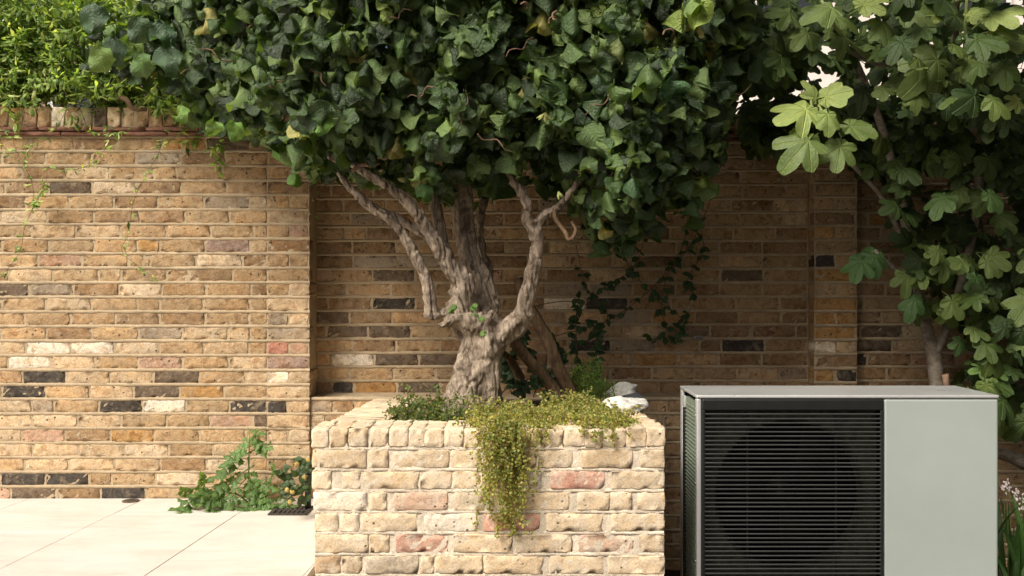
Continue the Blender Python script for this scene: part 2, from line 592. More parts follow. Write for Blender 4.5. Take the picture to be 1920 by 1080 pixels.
SPECIAL = []   # (x, z, plane, colour)
def sp(plane, lst):
    for px, py, c in lst:
        d = {'main': 5.0, 'rec': 5.2, 'rp': 5.09}[plane]
        p = P(px, py, d); SPECIAL.append((p.x, p.z, plane, c))
sp('main', [(50, 708, 'black'), (78, 736, 'black'), (220, 762, 'black'), (325, 738, 'dark'), (472, 762, 'black'), (522, 765, 'black'), (487, 786, 'dark'),
            (10, 900, 'black'), (92, 900, 'black'), (50, 926, 'dark'), (220, 926, 'black'), (45, 542, 'dark'), (50, 655, 'white'), (133, 653, 'white'),
            (217, 655, 'cream'), (85, 680, 'white'), (308, 762, 'white'), (230, 541, 'cream'), (407, 270, 'dark'), (310, 270, 'orange'), (100, 348, 'dark'),
            (440, 462, 'mauve'), (285, 458, 'orange'), (415, 733, 'orange'), (45, 815, 'pink'), (525, 655, 'red'), (562, 652, 'pink'), (545, 682, 'mauve'),
            (525, 710, 'white'), (250, 349, 'cream'), (330, 900, 'cream'), (260, 845, 'cream'), (95, 627, 'brown'), (280, 627, 'grey'), (210, 816, 'pale'),
            (607, 760, 'orange'), (628, 760, 'orange'), (650, 760, 'brown'), (590, 762, 'grey'), (262, 900, 'buff'), (250, 815, 'orange'), (555, 350, 'brown'), (530, 385, 'buff')])
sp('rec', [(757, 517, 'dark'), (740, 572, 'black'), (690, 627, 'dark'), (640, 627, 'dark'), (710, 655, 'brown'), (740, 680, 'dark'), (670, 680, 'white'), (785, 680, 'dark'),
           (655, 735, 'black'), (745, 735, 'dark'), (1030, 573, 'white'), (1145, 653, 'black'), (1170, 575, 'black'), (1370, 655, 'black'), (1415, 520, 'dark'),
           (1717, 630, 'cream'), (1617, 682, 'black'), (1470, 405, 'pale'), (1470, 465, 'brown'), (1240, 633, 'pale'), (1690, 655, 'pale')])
sp('rp', [(1543, 660, 'white'), (1547, 492, 'black'), (1565, 630, 'orange'), (1565, 575, 'orange'), (1540, 520, 'orange'), (1586, 715, 'black'), (1545, 605, 'orange'), (1590, 605, 'orange'),
          (1545, 715, 'orange'), (1590, 660, 'pale')])

bricks = []     # dict(x, z, w, y, kind, col, depth rot)


def lay(plane, x0, x1, c0, c1, y, zbase, weights, header_p=.1, pattern=None, stagger=0.0, lowpal=None):
    for c in range(c0, c1):
        zc = zbase + c * CO + CO / 2
        x = x0
        first = True
        if pattern == 'pier':
            segs = [(x0, x1)] if c % 2 else [(x0, (x0 + x1) / 2), ((x0 + x1) / 2, x1)]
        elif pattern == 'headers' :
            segs = []; x = x0
            while x < x1 - .02: segs.append((x, min(x1, x + .112))); x += .112
        else:
            segs = []
            x = x0 - ((.1125 if c % 2 else 0) + random.uniform(0, .06) + stagger * (c % 3))
            while x < x1:
                w = .1125 if random.random() < header_p else PITCH + random.uniform(-.008, .008)
                a, b_ = max(x, x0), min(x + w, x1)
                if b_ - a > .03: segs.append((a, b_))
                elif segs: segs[-1] = (segs[-1][0], b_)
                x += w
        for a, b_ in segs:
            wts = lowpal if (lowpal and zc < .85 and random.random() < .85) else weights
            col = pick(wts)
            for sx, sz, pl, cc in SPECIAL:
                if pl == plane and a <= sx <= b_ and abs(sz - zc) < CO / 2:
                    v = PAL[cc]; col = v + (1,)
            if pattern == 'pier': b_ += random.uniform(-.007, .007)
            bricks.append(dict(x=(a + b_) / 2, z=zc, w=b_ - a - .011, y=y, col=col, plane=plane))


lay('main', -3.3, PIER_X0, 0, 25, Y_MAIN, Z0, W_MAIN, .07, lowpal=W_LOW)
lay('main', PIER_X0, PIER_X1, 0, 25, Y_PIER, Z0, dict(buff=4, tan=4, pale=2, brown=1.5, grey=.6, pink=.6), 0, 'pier', lowpal=W_LOW)
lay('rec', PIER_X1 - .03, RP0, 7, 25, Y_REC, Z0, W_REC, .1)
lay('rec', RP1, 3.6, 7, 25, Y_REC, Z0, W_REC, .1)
lay('rp', RP0, RP1, 7, 25, Y_RP, Z0, dict(tan=3, buff=4, brown=1.6, pale=1.2, orange=1.6), 0, 'pier')
lay('main', PIER_X1, 3.6, 6, 7, Y_MAIN + .002, Z0, dict(buff=3, tan=3, brown=2, orange=1.5, grey=1), .0, 'headers')
lay('main', PIER_X1, 3.6, 0, 6, Y_MAIN + .002, Z0, dict(buff=3, tan=3, brown=2, pale=1, grey=1), .15)
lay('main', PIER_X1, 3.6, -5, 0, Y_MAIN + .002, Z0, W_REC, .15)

wall = thing('garden_wall', 'weathered yellow stock brick garden wall with a recessed bay, piers and brick coping', 'wall', kind='thing')


def in_view_weight(b):
    """How much of a brick the photograph shows (0 hidden .. 1 clear)."""
    d = b['y']; px = 960 + b['x'] * FPX / d; py = 540 - (b['z'] - CAM_H) * FPX / d
    if px < -40 or px > 1960 or py > 950 or py < 0: return 0
    if b['plane'] == 'main' and b['x'] < PIER_X1:
        if py < 300 and px > 500: return .3
        return 1
    if 588 < px < 1250 and py > 775: return 0
    if 700 < px < 1180 and py > 745: return 0.05
    if px > 1278 and py > 726: return 0
    if b['plane'] == 'rp': return .95 if py > 310 else 0
    if py < 360: return .05 if px < 1330 or px > 1610 else .4
    if 690 < px < 1330 and py < 430: return .1
    if px > 1760: return .1
    if px > 1610: return .45
    if 1030 < px < 1320 and py < 600: return .5
    return .8


for b_ in bricks: b_['v'] = in_view_weight(b_) * b_['w']
order = sorted(range(len(bricks)), key=lambda i: -bricks[i]['v'])
single = set(order[:300])
rest = Bag()
for i, b_ in enumerate(bricks):
    stre = b_['w'] > .15
    k = random.randrange(14 if stre else 10)
    w0 = .213 if stre else .100
    sx = b_['w'] / w0
    rz = random.gauss(0, .005); ry = random.gauss(0, .006)
    flip = -1 if False else 1
    yy = b_['y'] + random.uniform(-.0016, .0010)
    zz = b_['z'] + random.gauss(0, .0009)
    mat = Matrix.Translation((b_['x'], yy, zz)) @ Matrix.Rotation(ry, 4, 'Y') @ Matrix.Rotation(rz, 4, 'Z') @ Matrix.Diagonal((sx, 1, random.uniform(.96, 1.02), 1))
    if i in single:
        o = bpy.data.objects.new('brick', (STR_M if stre else HED_M)[k])
        o.matrix_world = mat; o.color = b_['col']
        link(o, wall)
    else:
        rest.addm((STR if stre else HED)[k], mat, b_['col'])
o = obj('brickwork', rest.mesh('brickwork', M['brick_j']), wall); o['kind'] = 'stuff'


def mortar_face(bag, x0, x1, z0, z1, y, step=.012, amp=.0009):
    nx = max(2, int((x1 - x0) / step)); nz = max(2, int((z1 - z0) / step))
    xs = np.linspace(x0, x1, nx + 1); zs = np.linspace(z0, z1, nz + 1)
    XX, ZZ = np.meshgrid(xs, zs)
    YY = y + RNG.normal(0, amp, XX.shape)
    V = np.stack([XX.ravel(), YY.ravel(), ZZ.ravel()], 1)
    i = np.arange(nx)[None, :] + (np.arange(nz) * (nx + 1))[:, None]
    i = i.ravel()
    F = np.concatenate([np.stack([i, i + 1, i + nx + 2], 1), np.stack([i, i + nx + 2, i + nx + 1], 1)])
    bag.add(V, F)


def bed_strip(bag, x0, x1, z, y, top=.0078, bot=.0088, proud=.0010, inset=.0002, step=.012):
    """Weather-struck bed joint: tucked under the brick above, proud over the brick below."""
    n = max(3, int((x1 - x0) / step)); xs = np.linspace(x0, x1, n + 1)
    V = []
    for x in xs:
        w = noise.noise(Vector((x * 7, z * 31, y))) * .0022 + random.gauss(0, .0009)
        q = noise.noise(Vector((x * 16, z * 17, 3))) * .0016
        V += [(x, y + .02, z + top), (x, y + inset + q, z + top + random.gauss(0, .0006)), (x, y - proud + q, z - bot + w), (x, y + .02, z - bot + w - .001)]
    F = []
    for i in range(n):
        for k in range(3):
            a = i * 4 + k
            F.append((a, a + 4, a + 5, a + 1)[::-1])
    bag.add(np.array(V), quads(F))


mb = Bag()
mortar_face(mb, -3.3, PIER_X0 + .01, -.02, WALLTOP, Y_MAIN + .0024)
mortar_face(mb, PIER_X0, PIER_X1 - .004, -.02, WALLTOP, Y_PIER + .0024)
mortar_face(mb, PIER_X1 - .03, RP0, LEDGE, WALLTOP, Y_REC + .0024)
mortar_face(mb, RP1, 3.6, LEDGE, WALLTOP, Y_REC + .0024)
mortar_face(mb, RP0, RP1, LEDGE, WALLTOP, Y_RP + .0024)
mortar_face(mb, PIER_X1, 3.6, -.44, LEDGE, Y_MAIN + .006)
for c in range(0, 26):
    z = Z0 + c * CO
    bed_strip(mb, -3.3, PIER_X0 + .003, z, Y_MAIN)
    bed_strip(mb, PIER_X0, PIER_X1 - .001, z, Y_PIER)
    if c > 7:
        bed_strip(mb, PIER_X1 - .03, RP0, z, Y_REC, proud=.002)
        bed_strip(mb, RP1, 3.6, z, Y_REC, proud=.002)
        bed_strip(mb, RP0, RP1, z, Y_RP, proud=.002)
for c in range(-5, 8):
    bed_strip(mb, PIER_X1, 3.6, Z0 + c * CO, Y_MAIN + .002, proud=.002)
o = obj('mortar', mb.mesh('mortar', M['mortar']), wall)
# solid core behind the faces, and the sloped mortar fillet on the ledge
core = Bag()
core.add(*box_part(-3.3, PIER_X0 + .002, Y_MAIN + .012, 5.40, -.44, WALLTOP - .002))
core.add(*box_part(PIER_X0 + .002, PIER_X1 - .008, Y_PIER + .012, 5.401, -.44, WALLTOP - .003))
core.add(*box_part(PIER_X1 - .008, 3.6, Y_REC + .010, 5.40, LEDGE - .01, WALLTOP - .004))
core.add(*box_part(RP0 + .008, RP1 - .008, Y_RP + .010, 5.22, LEDGE - .01, WALLTOP - .005))
core.add(*box_part(PIER_X1 - .008, 3.6, Y_MAIN + .014, 5.39, -.44, LEDGE - .004))
obj('wall_core', core.mesh('wall_core', M['mortar'], False), wall)
led = Bag()
n = 330
V = []
for i in range(n + 1):
    x = PIER_X1 + .002 + (3.6 - PIER_X1) * i / n
    a = noise.noise(Vector((x * 9, 1, 0))) * .006; b2 = noise.noise(Vector((x * 23, 5, 0))) * .005
    V += [(x, Y_MAIN + .003 + abs(b2), LEDGE - .006), (x, Y_MAIN + .02, LEDGE + .002 + a * .4), (x, Y_MAIN + .11, LEDGE + .004 + b2), (x, Y_REC + .006, LEDGE + .012 + a)]
F = []
for i in range(n):
    for k in range(3):
        a = i * 4 + k; F.append((a, a + 4, a + 5, a + 1))
led.add(np.array(V), quads(F))
obj('ledge', led.mesh('ledge', M['mortar']), wall)
# crumbs of brick lying on the ledge are part of its worn mortar
# tile creasing: two thin courses, then brick-on-edge coping
TILE_M = [tri_mesh('tile', *soft_block(.262, .25, .0175, (6, 1, 1), .004, .0012, 300 + i, .03)[:2], M['tile']) for i in range(5)]
for x0, x1, yf in ((-3.3, PIER_X1, Y_MAIN - .022), (PIER_X1, 3.6, Y_REC - .022)):
    for row in range(2):
        x = x0 - (.13 if row else .02)
        while x < x1 - .05:
            o = bpy.data.objects.new('creasing_tile', random.choice(TILE_M))
            o.location = (min(x + .133, x1 - .133) if x > x1 - .27 else x + .133, yf + random.uniform(-.004, .004) - row * .006, WALLTOP + .012 + row * .0225)
            o.rotation_euler = (0, random.gauss(0, .004), random.gauss(0, .006))
            link(o, wall); x += .266
COPE = [soft_block(.0635, .215, .103, (2, 3, 3), .008, .0022, 400 + i, .07) for i in range(10)]
COPE_M = [tri_mesh('coping', v, f, M['brick']) for v, f, u in COPE]
cz = WALLTOP + .045
cm = Bag()
cope_special = {103: 'white', 58: 'pink', 78: 'tan', 125: 'brown', 205: 'cream', 230: 'pale', 255: 'tan', 20: 'orange', 180: 'dark'}
for x0, x1, yf in ((-3.3, PIER_X1, Y_MAIN - .004), (PIER_X1, 3.6, Y_REC - .004)):
    x = x0 + .035
    while x < x1 - .02:
        o = bpy.data.objects.new('coping_brick', random.choice(COPE_M))
        o.location = (x, yf + random.uniform(-.006, .006), cz + .0515 + random.uniform(-.003, .003))
        o.rotation_euler = (0, random.gauss(0, .03), random.gauss(0, .02))
        col = pick(dict(tan=3, brown=4, pale=1, pink=1, grey=2, dark=.8))
        for k, v in cope_special.items():
            if abs(960 + x * FPX / 4.99 - k) < 12: col = PAL[v] + (1,)
        o.color = col
        link(o, wall); x += .0705
    cm.add(*box_part(x0, x1 - .004, yf + .006, yf + .205, WALLTOP + .002, cz + .085))
obj('coping_mortar', cm.mesh('coping_mortar', M['mortar'], False), wall)

# small grey plastic tag fixed to the recessed wall
p = P(1309, 633, Y_REC)
t_ = thing('wall_tag', 'small grey metal tag on the recessed wall above the heat pump', 'tag', (p.x, Y_REC - .004, p.z))
mgrey = plain_material('tag_metal', (.32, .31, .29), .5, .5, .4)
mdark = plain_material('dark_hole', (.02, .02, .02), .7, .2)
v, f, u = soft_block(.05, .008, .017, (3, 1, 1), .003, .0002, 1)
obj('plate', tri_mesh('plate', v, f, mgrey), t_, (0, -.008, 0))
for k in range(3):
    v, f, u = soft_block(.007, .004, .007, (1, 1, 1), .002, .0001, 2)
    obj('hole', tri_mesh('hole', v, f, mdark), t_, (-.008 + k * .011, -.0095, 0))

# ------------------------------------------------------------------ brick planter
PF = 3.55; PS = FPX / PF
PL, PR = -.707, .546
PZ = .556
PC = .0755
planter = thing('brick_planter', 'large pale brick planter built against the wall, holding the gnarled tree', 'planter')
pl_str = [tri_mesh('planter_stretcher', *soft_block(.198, .1, .0645, (8, 1, 3), .0042, .0014, 500 + i, .07)[:2], M['pbrick']) for i in range(12)]
pl_hed = [tri_mesh('planter_header', *soft_block(.095, .1, .0645, (4, 1, 3), .0042, .0014, 540 + i, .07)[:2], M['pbrick']) for i in range(10)]
pl_top = [tri_mesh('planter_top', *soft_block(.107, .215, .067, (4, 6, 3), .0055, .0018, 570 + i, .05)[:2], M['pbrick']) for i in range(10)]
W_PL = dict(cream=5, pale=4, buff=1, white=.3, pink=.3)


PLP = {'buff': (.55, .445, .305), 'pale': (.62, .515, .365), 'cream': (.66, .56, .415), 'white': (.74, .68, .58), 'red': (.50, .29, .225), 'pink': (.56, .41, .31), 'brown': (.44, .33, .215), 'grey': (.44, .38, .29)}


def ppick(w):
    k = random.choices(list(w), list(w.values()))[0]; c = PLP[k]; j = random.uniform(.92, 1.06)
    return tuple(min(.85, v * j) for v in c) + (1,)


def zpx(zx): return ((580 + zx / 2) - 960) / PS


ROWS = [
    [(10, 215, 'buff'), (220, 298, 'pale'), (315, 525, 'buff'), (528, 640, 'pale'), (646, 850, 'buff'), (858, 988, 'pale'), (1018, 1212, 'buff'), (1240, 1333, 'pale')],
    [(10, 82, 'cream'), (122, 192, 'pale'), (200, 410, 'pale'), (415, 535, 'cream'), (538, 637, 'pale'), (645, 782, 'pale'), (790, 870, 'white'), (905, 1108, 'red'), (1130, 1333, 'pale')],
    [(15, 218, 'white'), (225, 290, 'pale'), (315, 520, 'pink'), (540, 660, 'grey'), (668, 780, 'pale'), (790, 975, 'pale'), (1005, 1125, 'pale'), (1128, 1210, 'cream'), (1230, 1333, 'pale')],
    [(20, 110, 'pale'), (114, 188, 'cream'), (195, 405, 'pale'), (430, 630, 'white'), (650, 865, 'red'), (890, 1100, 'pale'), (1130, 1333, 'pale')],
    [(20, 222, 'pale'), (226, 300, 'buff'), (325, 520, 'red'), (540, 760, 'pale'), (775, 985, 'pale'), (1010, 1215, 'pink'), (1235, 1333, 'buff')],
    [(20, 118, 'brown'), (122, 200, 'buff'), (210, 410, 'grey'), (415, 468, 'pale'), (472, 650, 'pale'), (655, 875, 'buff'), (900, 1105, 'pale'), (1120, 1333, 'pale')],
]
for r in range(6):
    ROWS.append([(20 + (60 if r % 2 else 0) + k * 218, 20 + (60 if r % 2 else 0) + k * 218 + 200, None) for k in range(6)] + ([(12, 68, None)] if r % 2 else []))


def place(mesh, base_w, x, y, z, w, col, rz=0.0, parent=planter, name='brick', sz=1.0, rx=0.0, ry=None):
    o = bpy.data.objects.new(name, mesh)
    o.matrix_world = Matrix.Translation((x, y, z)) @ Matrix.Rotation(rz + random.gauss(0, .006), 4, 'Z') @ Matrix.Rotation(random.gauss(0, .007) if ry is None else ry, 4, 'Y') @ Matrix.Rotation(rx, 4, 'X') @ Matrix.Diagonal((w / base_w, 1, sz, 1))
    o.color = col
    return link(o, parent)


ZB = PZ - .072          # underside of the top headers
for r, row in enumerate(ROWS):
    zc = ZB - r * PC - PC / 2
    if zc < -.40: break
    for a, b_, cn in row:
        xa, xb = zpx(a), min(zpx(b_), PR)
        w = xb - xa
        if w < .02: continue
        jj = random.uniform(.93, 1.06)
        col = ppick(W_PL) if cn is None else tuple(min(.85, v * jj) for v in PLP.get(cn, PAL[cn])) + (1,)
        big = w > .14
        place(random.choice(pl_str if big else pl_hed), .198 if big else .095, (xa + xb) / 2, PF + random.uniform(-.0018, .001), zc, w, col)
    for side in (-1, 1):                      # the two flanks
        xf = PL if side < 0 else PR
        y = PF + .105 + (.1 if r % 2 else 0)
        if r % 2:
            place(random.choice(pl_hed), .095, xf, PF + .15, zc, .088, ppick(W_PL), side * math.pi / 2)
        while y < 4.9:
            w = min(.213, 4.985 - y)
            place(random.choice(pl_str), .198, xf + (.027 * (y - PF) / 1.45 if side < 0 else 0), y + w / 2, zc, w - .014, ppick(W_PL), side * math.pi / 2)
            y += w
# top course: headers along the front, headers across the side walls
def top_z(y): return PZ - .055 * (y - PF) / 1.45


heads = [(10, 70), (80, 144), (148, 220), (230, 297), (301, 369), (372, 429), (432, 506), (508, 577), (584, 642), (648, 712), (717, 770), (776, 826), (830, 873), (878, 951), (956, 1030), (1036, 1100), (1106, 1188), (1194, 1261), (1266, 1334)]
for a, b_ in heads:
    xa, xb = zpx(a), zpx(b_)
    place(random.choice(pl_top), .107, (xa + xb) / 2, PF + random.uniform(-.002, .001), PZ - .0345 + random.uniform(-.0035, .0025), xb - xa + .004, ppick(dict(cream=5, pale=5, buff=1)), sz=1.0)
for side in (-1, 1):
    y = PF + .225
    while y < 4.97:
        w = random.uniform(.095, .105)
        t = (y - PF) / 1.45
        xf = (PL + .027 * t) if side < 0 else PR
        o = place(random.choice(pl_top), .107, xf, y + w / 2, top_z(y) - .0345 + random.uniform(-.004, .003), w - .004, ppick(dict(cream=5, pale=4, buff=1, white=.5)), side * math.pi / 2)
        y += w + .004
pm = Bag()
zt = ZB + .03
pm_front = Bag()
mortar_face(pm, PL + .006, PR - .006, -.44, ZB + .068, PF + .0019, .012, .0006)
for r in range(0, 11):
    z = ZB - r * PC + .0
    bed_strip(pm, PL + .004, PR - .004, z, PF + .001, top=.0075, bot=.008, proud=-.0002, inset=.0012)
# flank faces and solid walls
pc = Bag()
pc.add(*box_part(PL + .010, PR - .010, PF + .0105, PF + .209, -.44, ZB + .0665))
for side in (-1, 1):
    V, F = box_part(0, .2, PF + .2, 4.996, -.44, 0)
    V = V.copy()
    for v in V:
        t = (v[1] - PF) / 1.45
        if v[2] == 0: v[2] = top_z(v[1]) - .005
        v[0] = (PL + .027 * t + .007 + v[0]) if side < 0 else (PR - .007 - v[0])
    if side > 0: F = F[:, ::-1]
    pc.add(V, F)
obj('mortar', pm.mesh('planter_mortar', M['pmortar']), planter)
obj('planter_core', pc.mesh('planter_core', M['pmortar'], False), planter)
so = obj('planter_soil', sheet('planter_soil', PL + .2, PR - .2, PF + .2, 4.998, .478, 60, 70, .03, M['soil'], 8), planter)

# two chunks of white stone and a slate shard on the back right corner
def rock(name, size, seed, mat, sharp=.35, cuts=4):
    import bmesh
    bm = bmesh.new(); bmesh.ops.create_icosphere(bm, subdivisions=cuts, radius=1)
    rg = np.random.default_rng(seed)
    planes = [(Vector(rg.normal(0, 1, 3)).normalized(), rg.uniform(.55, .85)) for _ in range(11)]
    for v in bm.verts:
        p = v.co.copy()
        for nrm, d in planes:
            e = p.dot(nrm) - d
            if e > 0: p -= nrm * e * .92
        p += p.normalized() * noise.fractal(p * 2.4 + Vector((seed, 0, 0)), .8, 2.1, 6) * .17
        v.co = Vector((p.x * size[0], p.y * size[1], p.z * size[2]))
    me = bpy.data.meshes.new(name); bm.to_mesh(me); bm.free()
    for pl in me.polygons: pl.use_smooth = True
    me.materials.append(mat)
    return me


M['rock'] = plain_material('white_stone', (.80, .75, .67), .9, .2, var=.35, scale=18, bump=.9)
M['slate'] = plain_material('slate', (.07, .075, .085), .6, .4, var=.3, scale=12, bump=.3)
p = P(1166, 733, 4.72)
tag(obj('stone', rock('stone', (.085, .07, .055), 11, M['rock']), None, p), 'squarish white stone chunk at the back corner of the planter, beside rosemary', 'stone', 'white stones on the planter')
p = P(1170, 759, 4.30)
tag(obj('stone', rock('stone', (.10, .08, .052), 24, M['rock']), None, p), 'wide flat white stone chunk on the planter wall in front of the slate shard', 'stone', 'white stones on the planter')
sl = Bag()
poly = [(1168, 741), (1192, 735), (1208, 744), (1213, 757), (1190, 755)]
a = [P(x, y, 4.60) for x, y in poly]
V = [(q.x, q.y - .02 * i, q.z) for i, q in enumerate(a)] + [(q.x, q.y + .05 - .01 * i, q.z - .010) for i, q in enumerate(a)]
n = len(poly)
sl.add(np.array(V), quads([tuple(range(n))[::-1], tuple(range(n, 2 * n))] + [(i, (i + 1) % n, n + (i + 1) % n, n + i) for i in range(n)]))
tag(obj('slate_shard', sl.mesh('slate_shard', M['slate'], False)), 'dark grey slate shard lying behind the white stones', 'slate')

# ------------------------------------------------------------------ heat pump
YF = 3.70; HS = FPX / YF
hp = thing('heat_pump', 'silver grey outdoor heat pump with black slatted fan grille beside the planter', 'heat pump', (0, 0, 0))
HX0, HX1, HZ1, HZ0, HYB = .687, 1.808, .656, -.255, YF + .365


def panel_paint(name, c, metal=0.0, rough=.38):
    t = NT(name)
    pos = t.pos()
    a = t.noise(pos, 2.5, 5, .6); d = t.noise(pos, 22, 6, .72)
    cc = t.ramp(a, [(.3, tuple(v * .92 for v in c)), (.7, tuple(v * 1.05 for v in c))])
    cc = t.mix(t.ramp(d, [(.56, 0), (.78, .35)]), cc, (.33, .30, .24))
    # faint scuffs
    mp = t.n('ShaderNodeMapping'); mp.inputs['Scale'].default_value = (40, 1, 5); t.l(pos, mp.inputs['Vector'])
    s = t.noise(mp.outputs[0], 3, 4, .7)
    cc = t.mix(t.ramp(s, [(.68, 0), (.74, .35)]), cc, tuple(min(1, v * 1.35) for v in c))
    rr = t.math('ADD', t.math('MULTIPLY', a, .2), rough - .1)
    t.base(cc, rr, .45, metal)
    t.l(t.bump(t.noise(pos, 6, 3, .5), .06, .02), t.b.inputs['Normal'])
    return t.m


M['paint'] = panel_paint('heat_pump_paint', (.325, .37, .337))
M['lidmetal'] = panel_paint('heat_pump_lid', (.60, .61, .59), .45, .30)
M['black'] = plain_material('black_plastic', (.011, .012, .011), .42, .45, var=.2, scale=30)
M['slat'] = plain_material('slat_plastic', (.055, .057, .054), .34, .5, var=.15, scale=12)
M['blade'] = plain_material('fan_blade', (.006, .006, .006), .9, .1)
M['dusty'] = plain_material('dusty_shroud', (.10, .105, .07), .8, .2, var=.5, scale=35)
M['fin'] = plain_material('coil_fin', (.22, .26, .20), .5, .4, .3, var=.3, scale=50)
M['screw'] = plain_material('screw_metal', (.5, .5, .47), .35, .5, .8)


def rbox(name, x0, x1, y0, y1, z0, z1, mat, parent, r=.006, nm=None, sub=None):
    import bmesh
    bm = bmesh.new()
    bmesh.ops.create_cube(bm, size=1)
    for v in bm.verts:
        v.co = Vector(((x0 + x1) / 2 + v.co.x * (x1 - x0), (y0 + y1) / 2 + v.co.y * (y1 - y0), (z0 + z1) / 2 + v.co.z * (z1 - z0)))
    if r: bmesh.ops.bevel(bm, geom=list(bm.edges), offset=r, segments=3, affect='EDGES', profile=.6)
    me = bpy.data.meshes.new(name); bm.to_mesh(me); bm.free()
    for pl in me.polygons: pl.use_smooth = len(pl.vertices) == 4 and pl.area < .02
    me.materials.append(mat)
    return obj(name, me, parent)


GX1 = (1657 - 960) / HS          # right edge of grille panel
# casing
rbox('front_panel', GX1 + .0015, HX1, YF, YF + .03, HZ0, HZ1 - .0125, M['paint'], hp, .009)
rbox('lid', HX0 - .002, HX1 + .002, YF - .003, HYB, HZ1 - .0105, HZ1 + .002, M['lidmetal'], hp, .005)
rbox('base_tray', HX0, HX1, YF + .002, HYB, HZ0 - .03, HZ0 - .001, M['lidmetal'], hp, .005)
rbox('side_panel', HX1 - .004, HX1 - .001, YF + .032, HYB - .003, HZ0, HZ1 - .012, M['paint'], hp, .001)
rbox('corner_post', HX0, HX0 + .0175, YF, YF + .034, HZ0, HZ1 - .0112, M['lidmetal'], hp, .006)
rbox('corner_post', HX0, HX0 + .012, HYB - .04, HYB - .002, HZ0, HZ1 - .0112, M['lidmetal'], hp, .003)
cp = rbox('coil_panel', HX0 + .006, HX0 + .02, YF + .036, HYB - .1, HZ0, HZ1 - .03, M['fin'], hp, .002)
rbox('pipe_guard', HX0 + .002, HX0 + .01, HYB - .095, HYB - .045, HZ0, HZ1 - .08, M['black'], hp, .002)
rbox('bracket', HX0 - .001, HX0 + .008, HYB - .10, HYB - .05, HZ1 - .075, HZ1 - .03, M['lidmetal'], hp, .002)
fin_me = None
for k in range(58):
    if fin_me is None:
        v, f = box_part(-.003, .003, YF + .04, HYB - .104, 0, .004)
        fin_me = tri_mesh('coil_fin', v, f, M['fin'], smooth=False)
    o = obj('fin', fin_me, cp, (HX0 + .0045, 0, HZ0 + .01 + k * .0148))
sc_me = None
for zz in (HZ1 - .02, HZ1 - .075, HZ1 - .33, HZ1 - .62):
    v, f, u = soft_block(.008, .006, .008, (2, 1, 2), .003, 0, 1)
    obj('screw', tri_mesh('screw', v, f, M['screw']), hp, (HX0 + .006, YF - .003, zz)) if False else None
    vv = np.stack([v[:, 1] * 1.0, v[:, 0], v[:, 2]], 1)
    obj('screw', tri_mesh('screw', vv, f[:, ::-1], M['screw']), hp, (HX0 - .003, YF + .02, zz))
rbox('back_panel', HX0 + .012, HX1 - .004, HYB - .012, HYB - .006, HZ0, HZ1 - .012, M['black'], hp, .001)
# grille: frame, header band, slats and the fan behind
GX0 = HX0 + .0185
gr = thing('grille', '', '')
del gr['label']; del gr['category']
gr.parent = hp
rbox('header_band', GX0, GX1 - .001, YF - .006, YF + .02, HZ1 - .0555, HZ1 - .0125, M['black'], gr, .006)
rbox('frame_side', GX0, GX0 + .012, YF - .005, YF + .02, HZ0, HZ1 - .054, M['black'], gr, .003)
rbox('frame_side', GX1 - .013, GX1 - .001, YF - .005, YF + .02, HZ0, HZ1 - .054, M['black'], gr, .003)
slat = None
z = HZ1 - .068
while z > HZ0 + .01:
    if slat is None:
        xa, xb = GX0 + .0105, GX1 - .0115
        pr = [(-.0035, .0026), (-.0045, .0012), (-.003, -.0028), (.024, -.0072), (.025, -.0050)]
        V = [(x, YF + a, b_) for x in (xa, xb) for a, b_ in pr]
        k = len(pr)
        Fq = [(i, (i + 1) % k, k + (i + 1) % k, k + i) for i in range(k)] + [tuple(range(k))[::-1], tuple(range(k, 2 * k))]
        slat = tri_mesh('slat', np.array(V), quads(Fq)[:, ::-1], M['slat'], smooth=False)
    o = obj('slat', slat, gr, (0, random.gauss(0, .0003), z))
    o.rotation_euler = (0, random.gauss(0, .0006), 0)
    z -= .01645
for xx in (GX0 + .17, GX0 + .5):
    rbox('slat_stay', xx, xx + .006, YF + .012, YF + .02, HZ0, HZ1 - .06, M['black'], gr, .001)
# shroud plate with a round opening
fx, fz, fr = (1482 - 960) / HS * 1.02, .27, .292
SB = Bag()
N = 72
gx0, gx1, gz0, gz1 = GX0 + .006, GX1 - .004, HZ0, HZ1 - .02
ys = YF + .062
V = []
for i in range(N):
    a = 2 * math.pi * i / N
    ca, sa = math.cos(a), math.sin(a)
    k = min((gx1 - fx) / ca if ca > 1e-6 else 1e9, (gx0 - fx) / ca if ca < -1e-6 else 1e9, (gz1 - fz) / sa if sa > 1e-6 else 1e9, (gz0 - fz) / sa if sa < -1e-6 else 1e9)
    rr = min(fr, k * .985)
    V += [(fx + ca * k, ys, fz + sa * k), (fx + ca * rr, ys, fz + sa * rr), (fx + ca * (rr - .012), ys + .02, fz + sa * (rr - .012)), (fx + ca * (rr - .014), ys + .09, fz + sa * (rr - .014))]
F = []
for i in range(N):
    j = (i + 1) % N
    for k in range(3): F.append((i * 4 + k, i * 4 + k + 1, j * 4 + k + 1, j * 4 + k))
SB.add(np.array(V), quads(F))
obj('fan_shroud', SB.mesh('fan_shroud', M['dusty'], False), hp)
fan = thing('fan', '', ''); del fan['label']; del fan['category']; fan.parent = hp; fan.location = (fx, YF + .2, fz)
hub = tube(np.array([(0, -.02, 0, .05), (0, -.025, 0, .06), (0, .05, 0, .065)]), 20)
obj('hub', tri_mesh('hub', hub[0], hub[1], M['black']), fan)
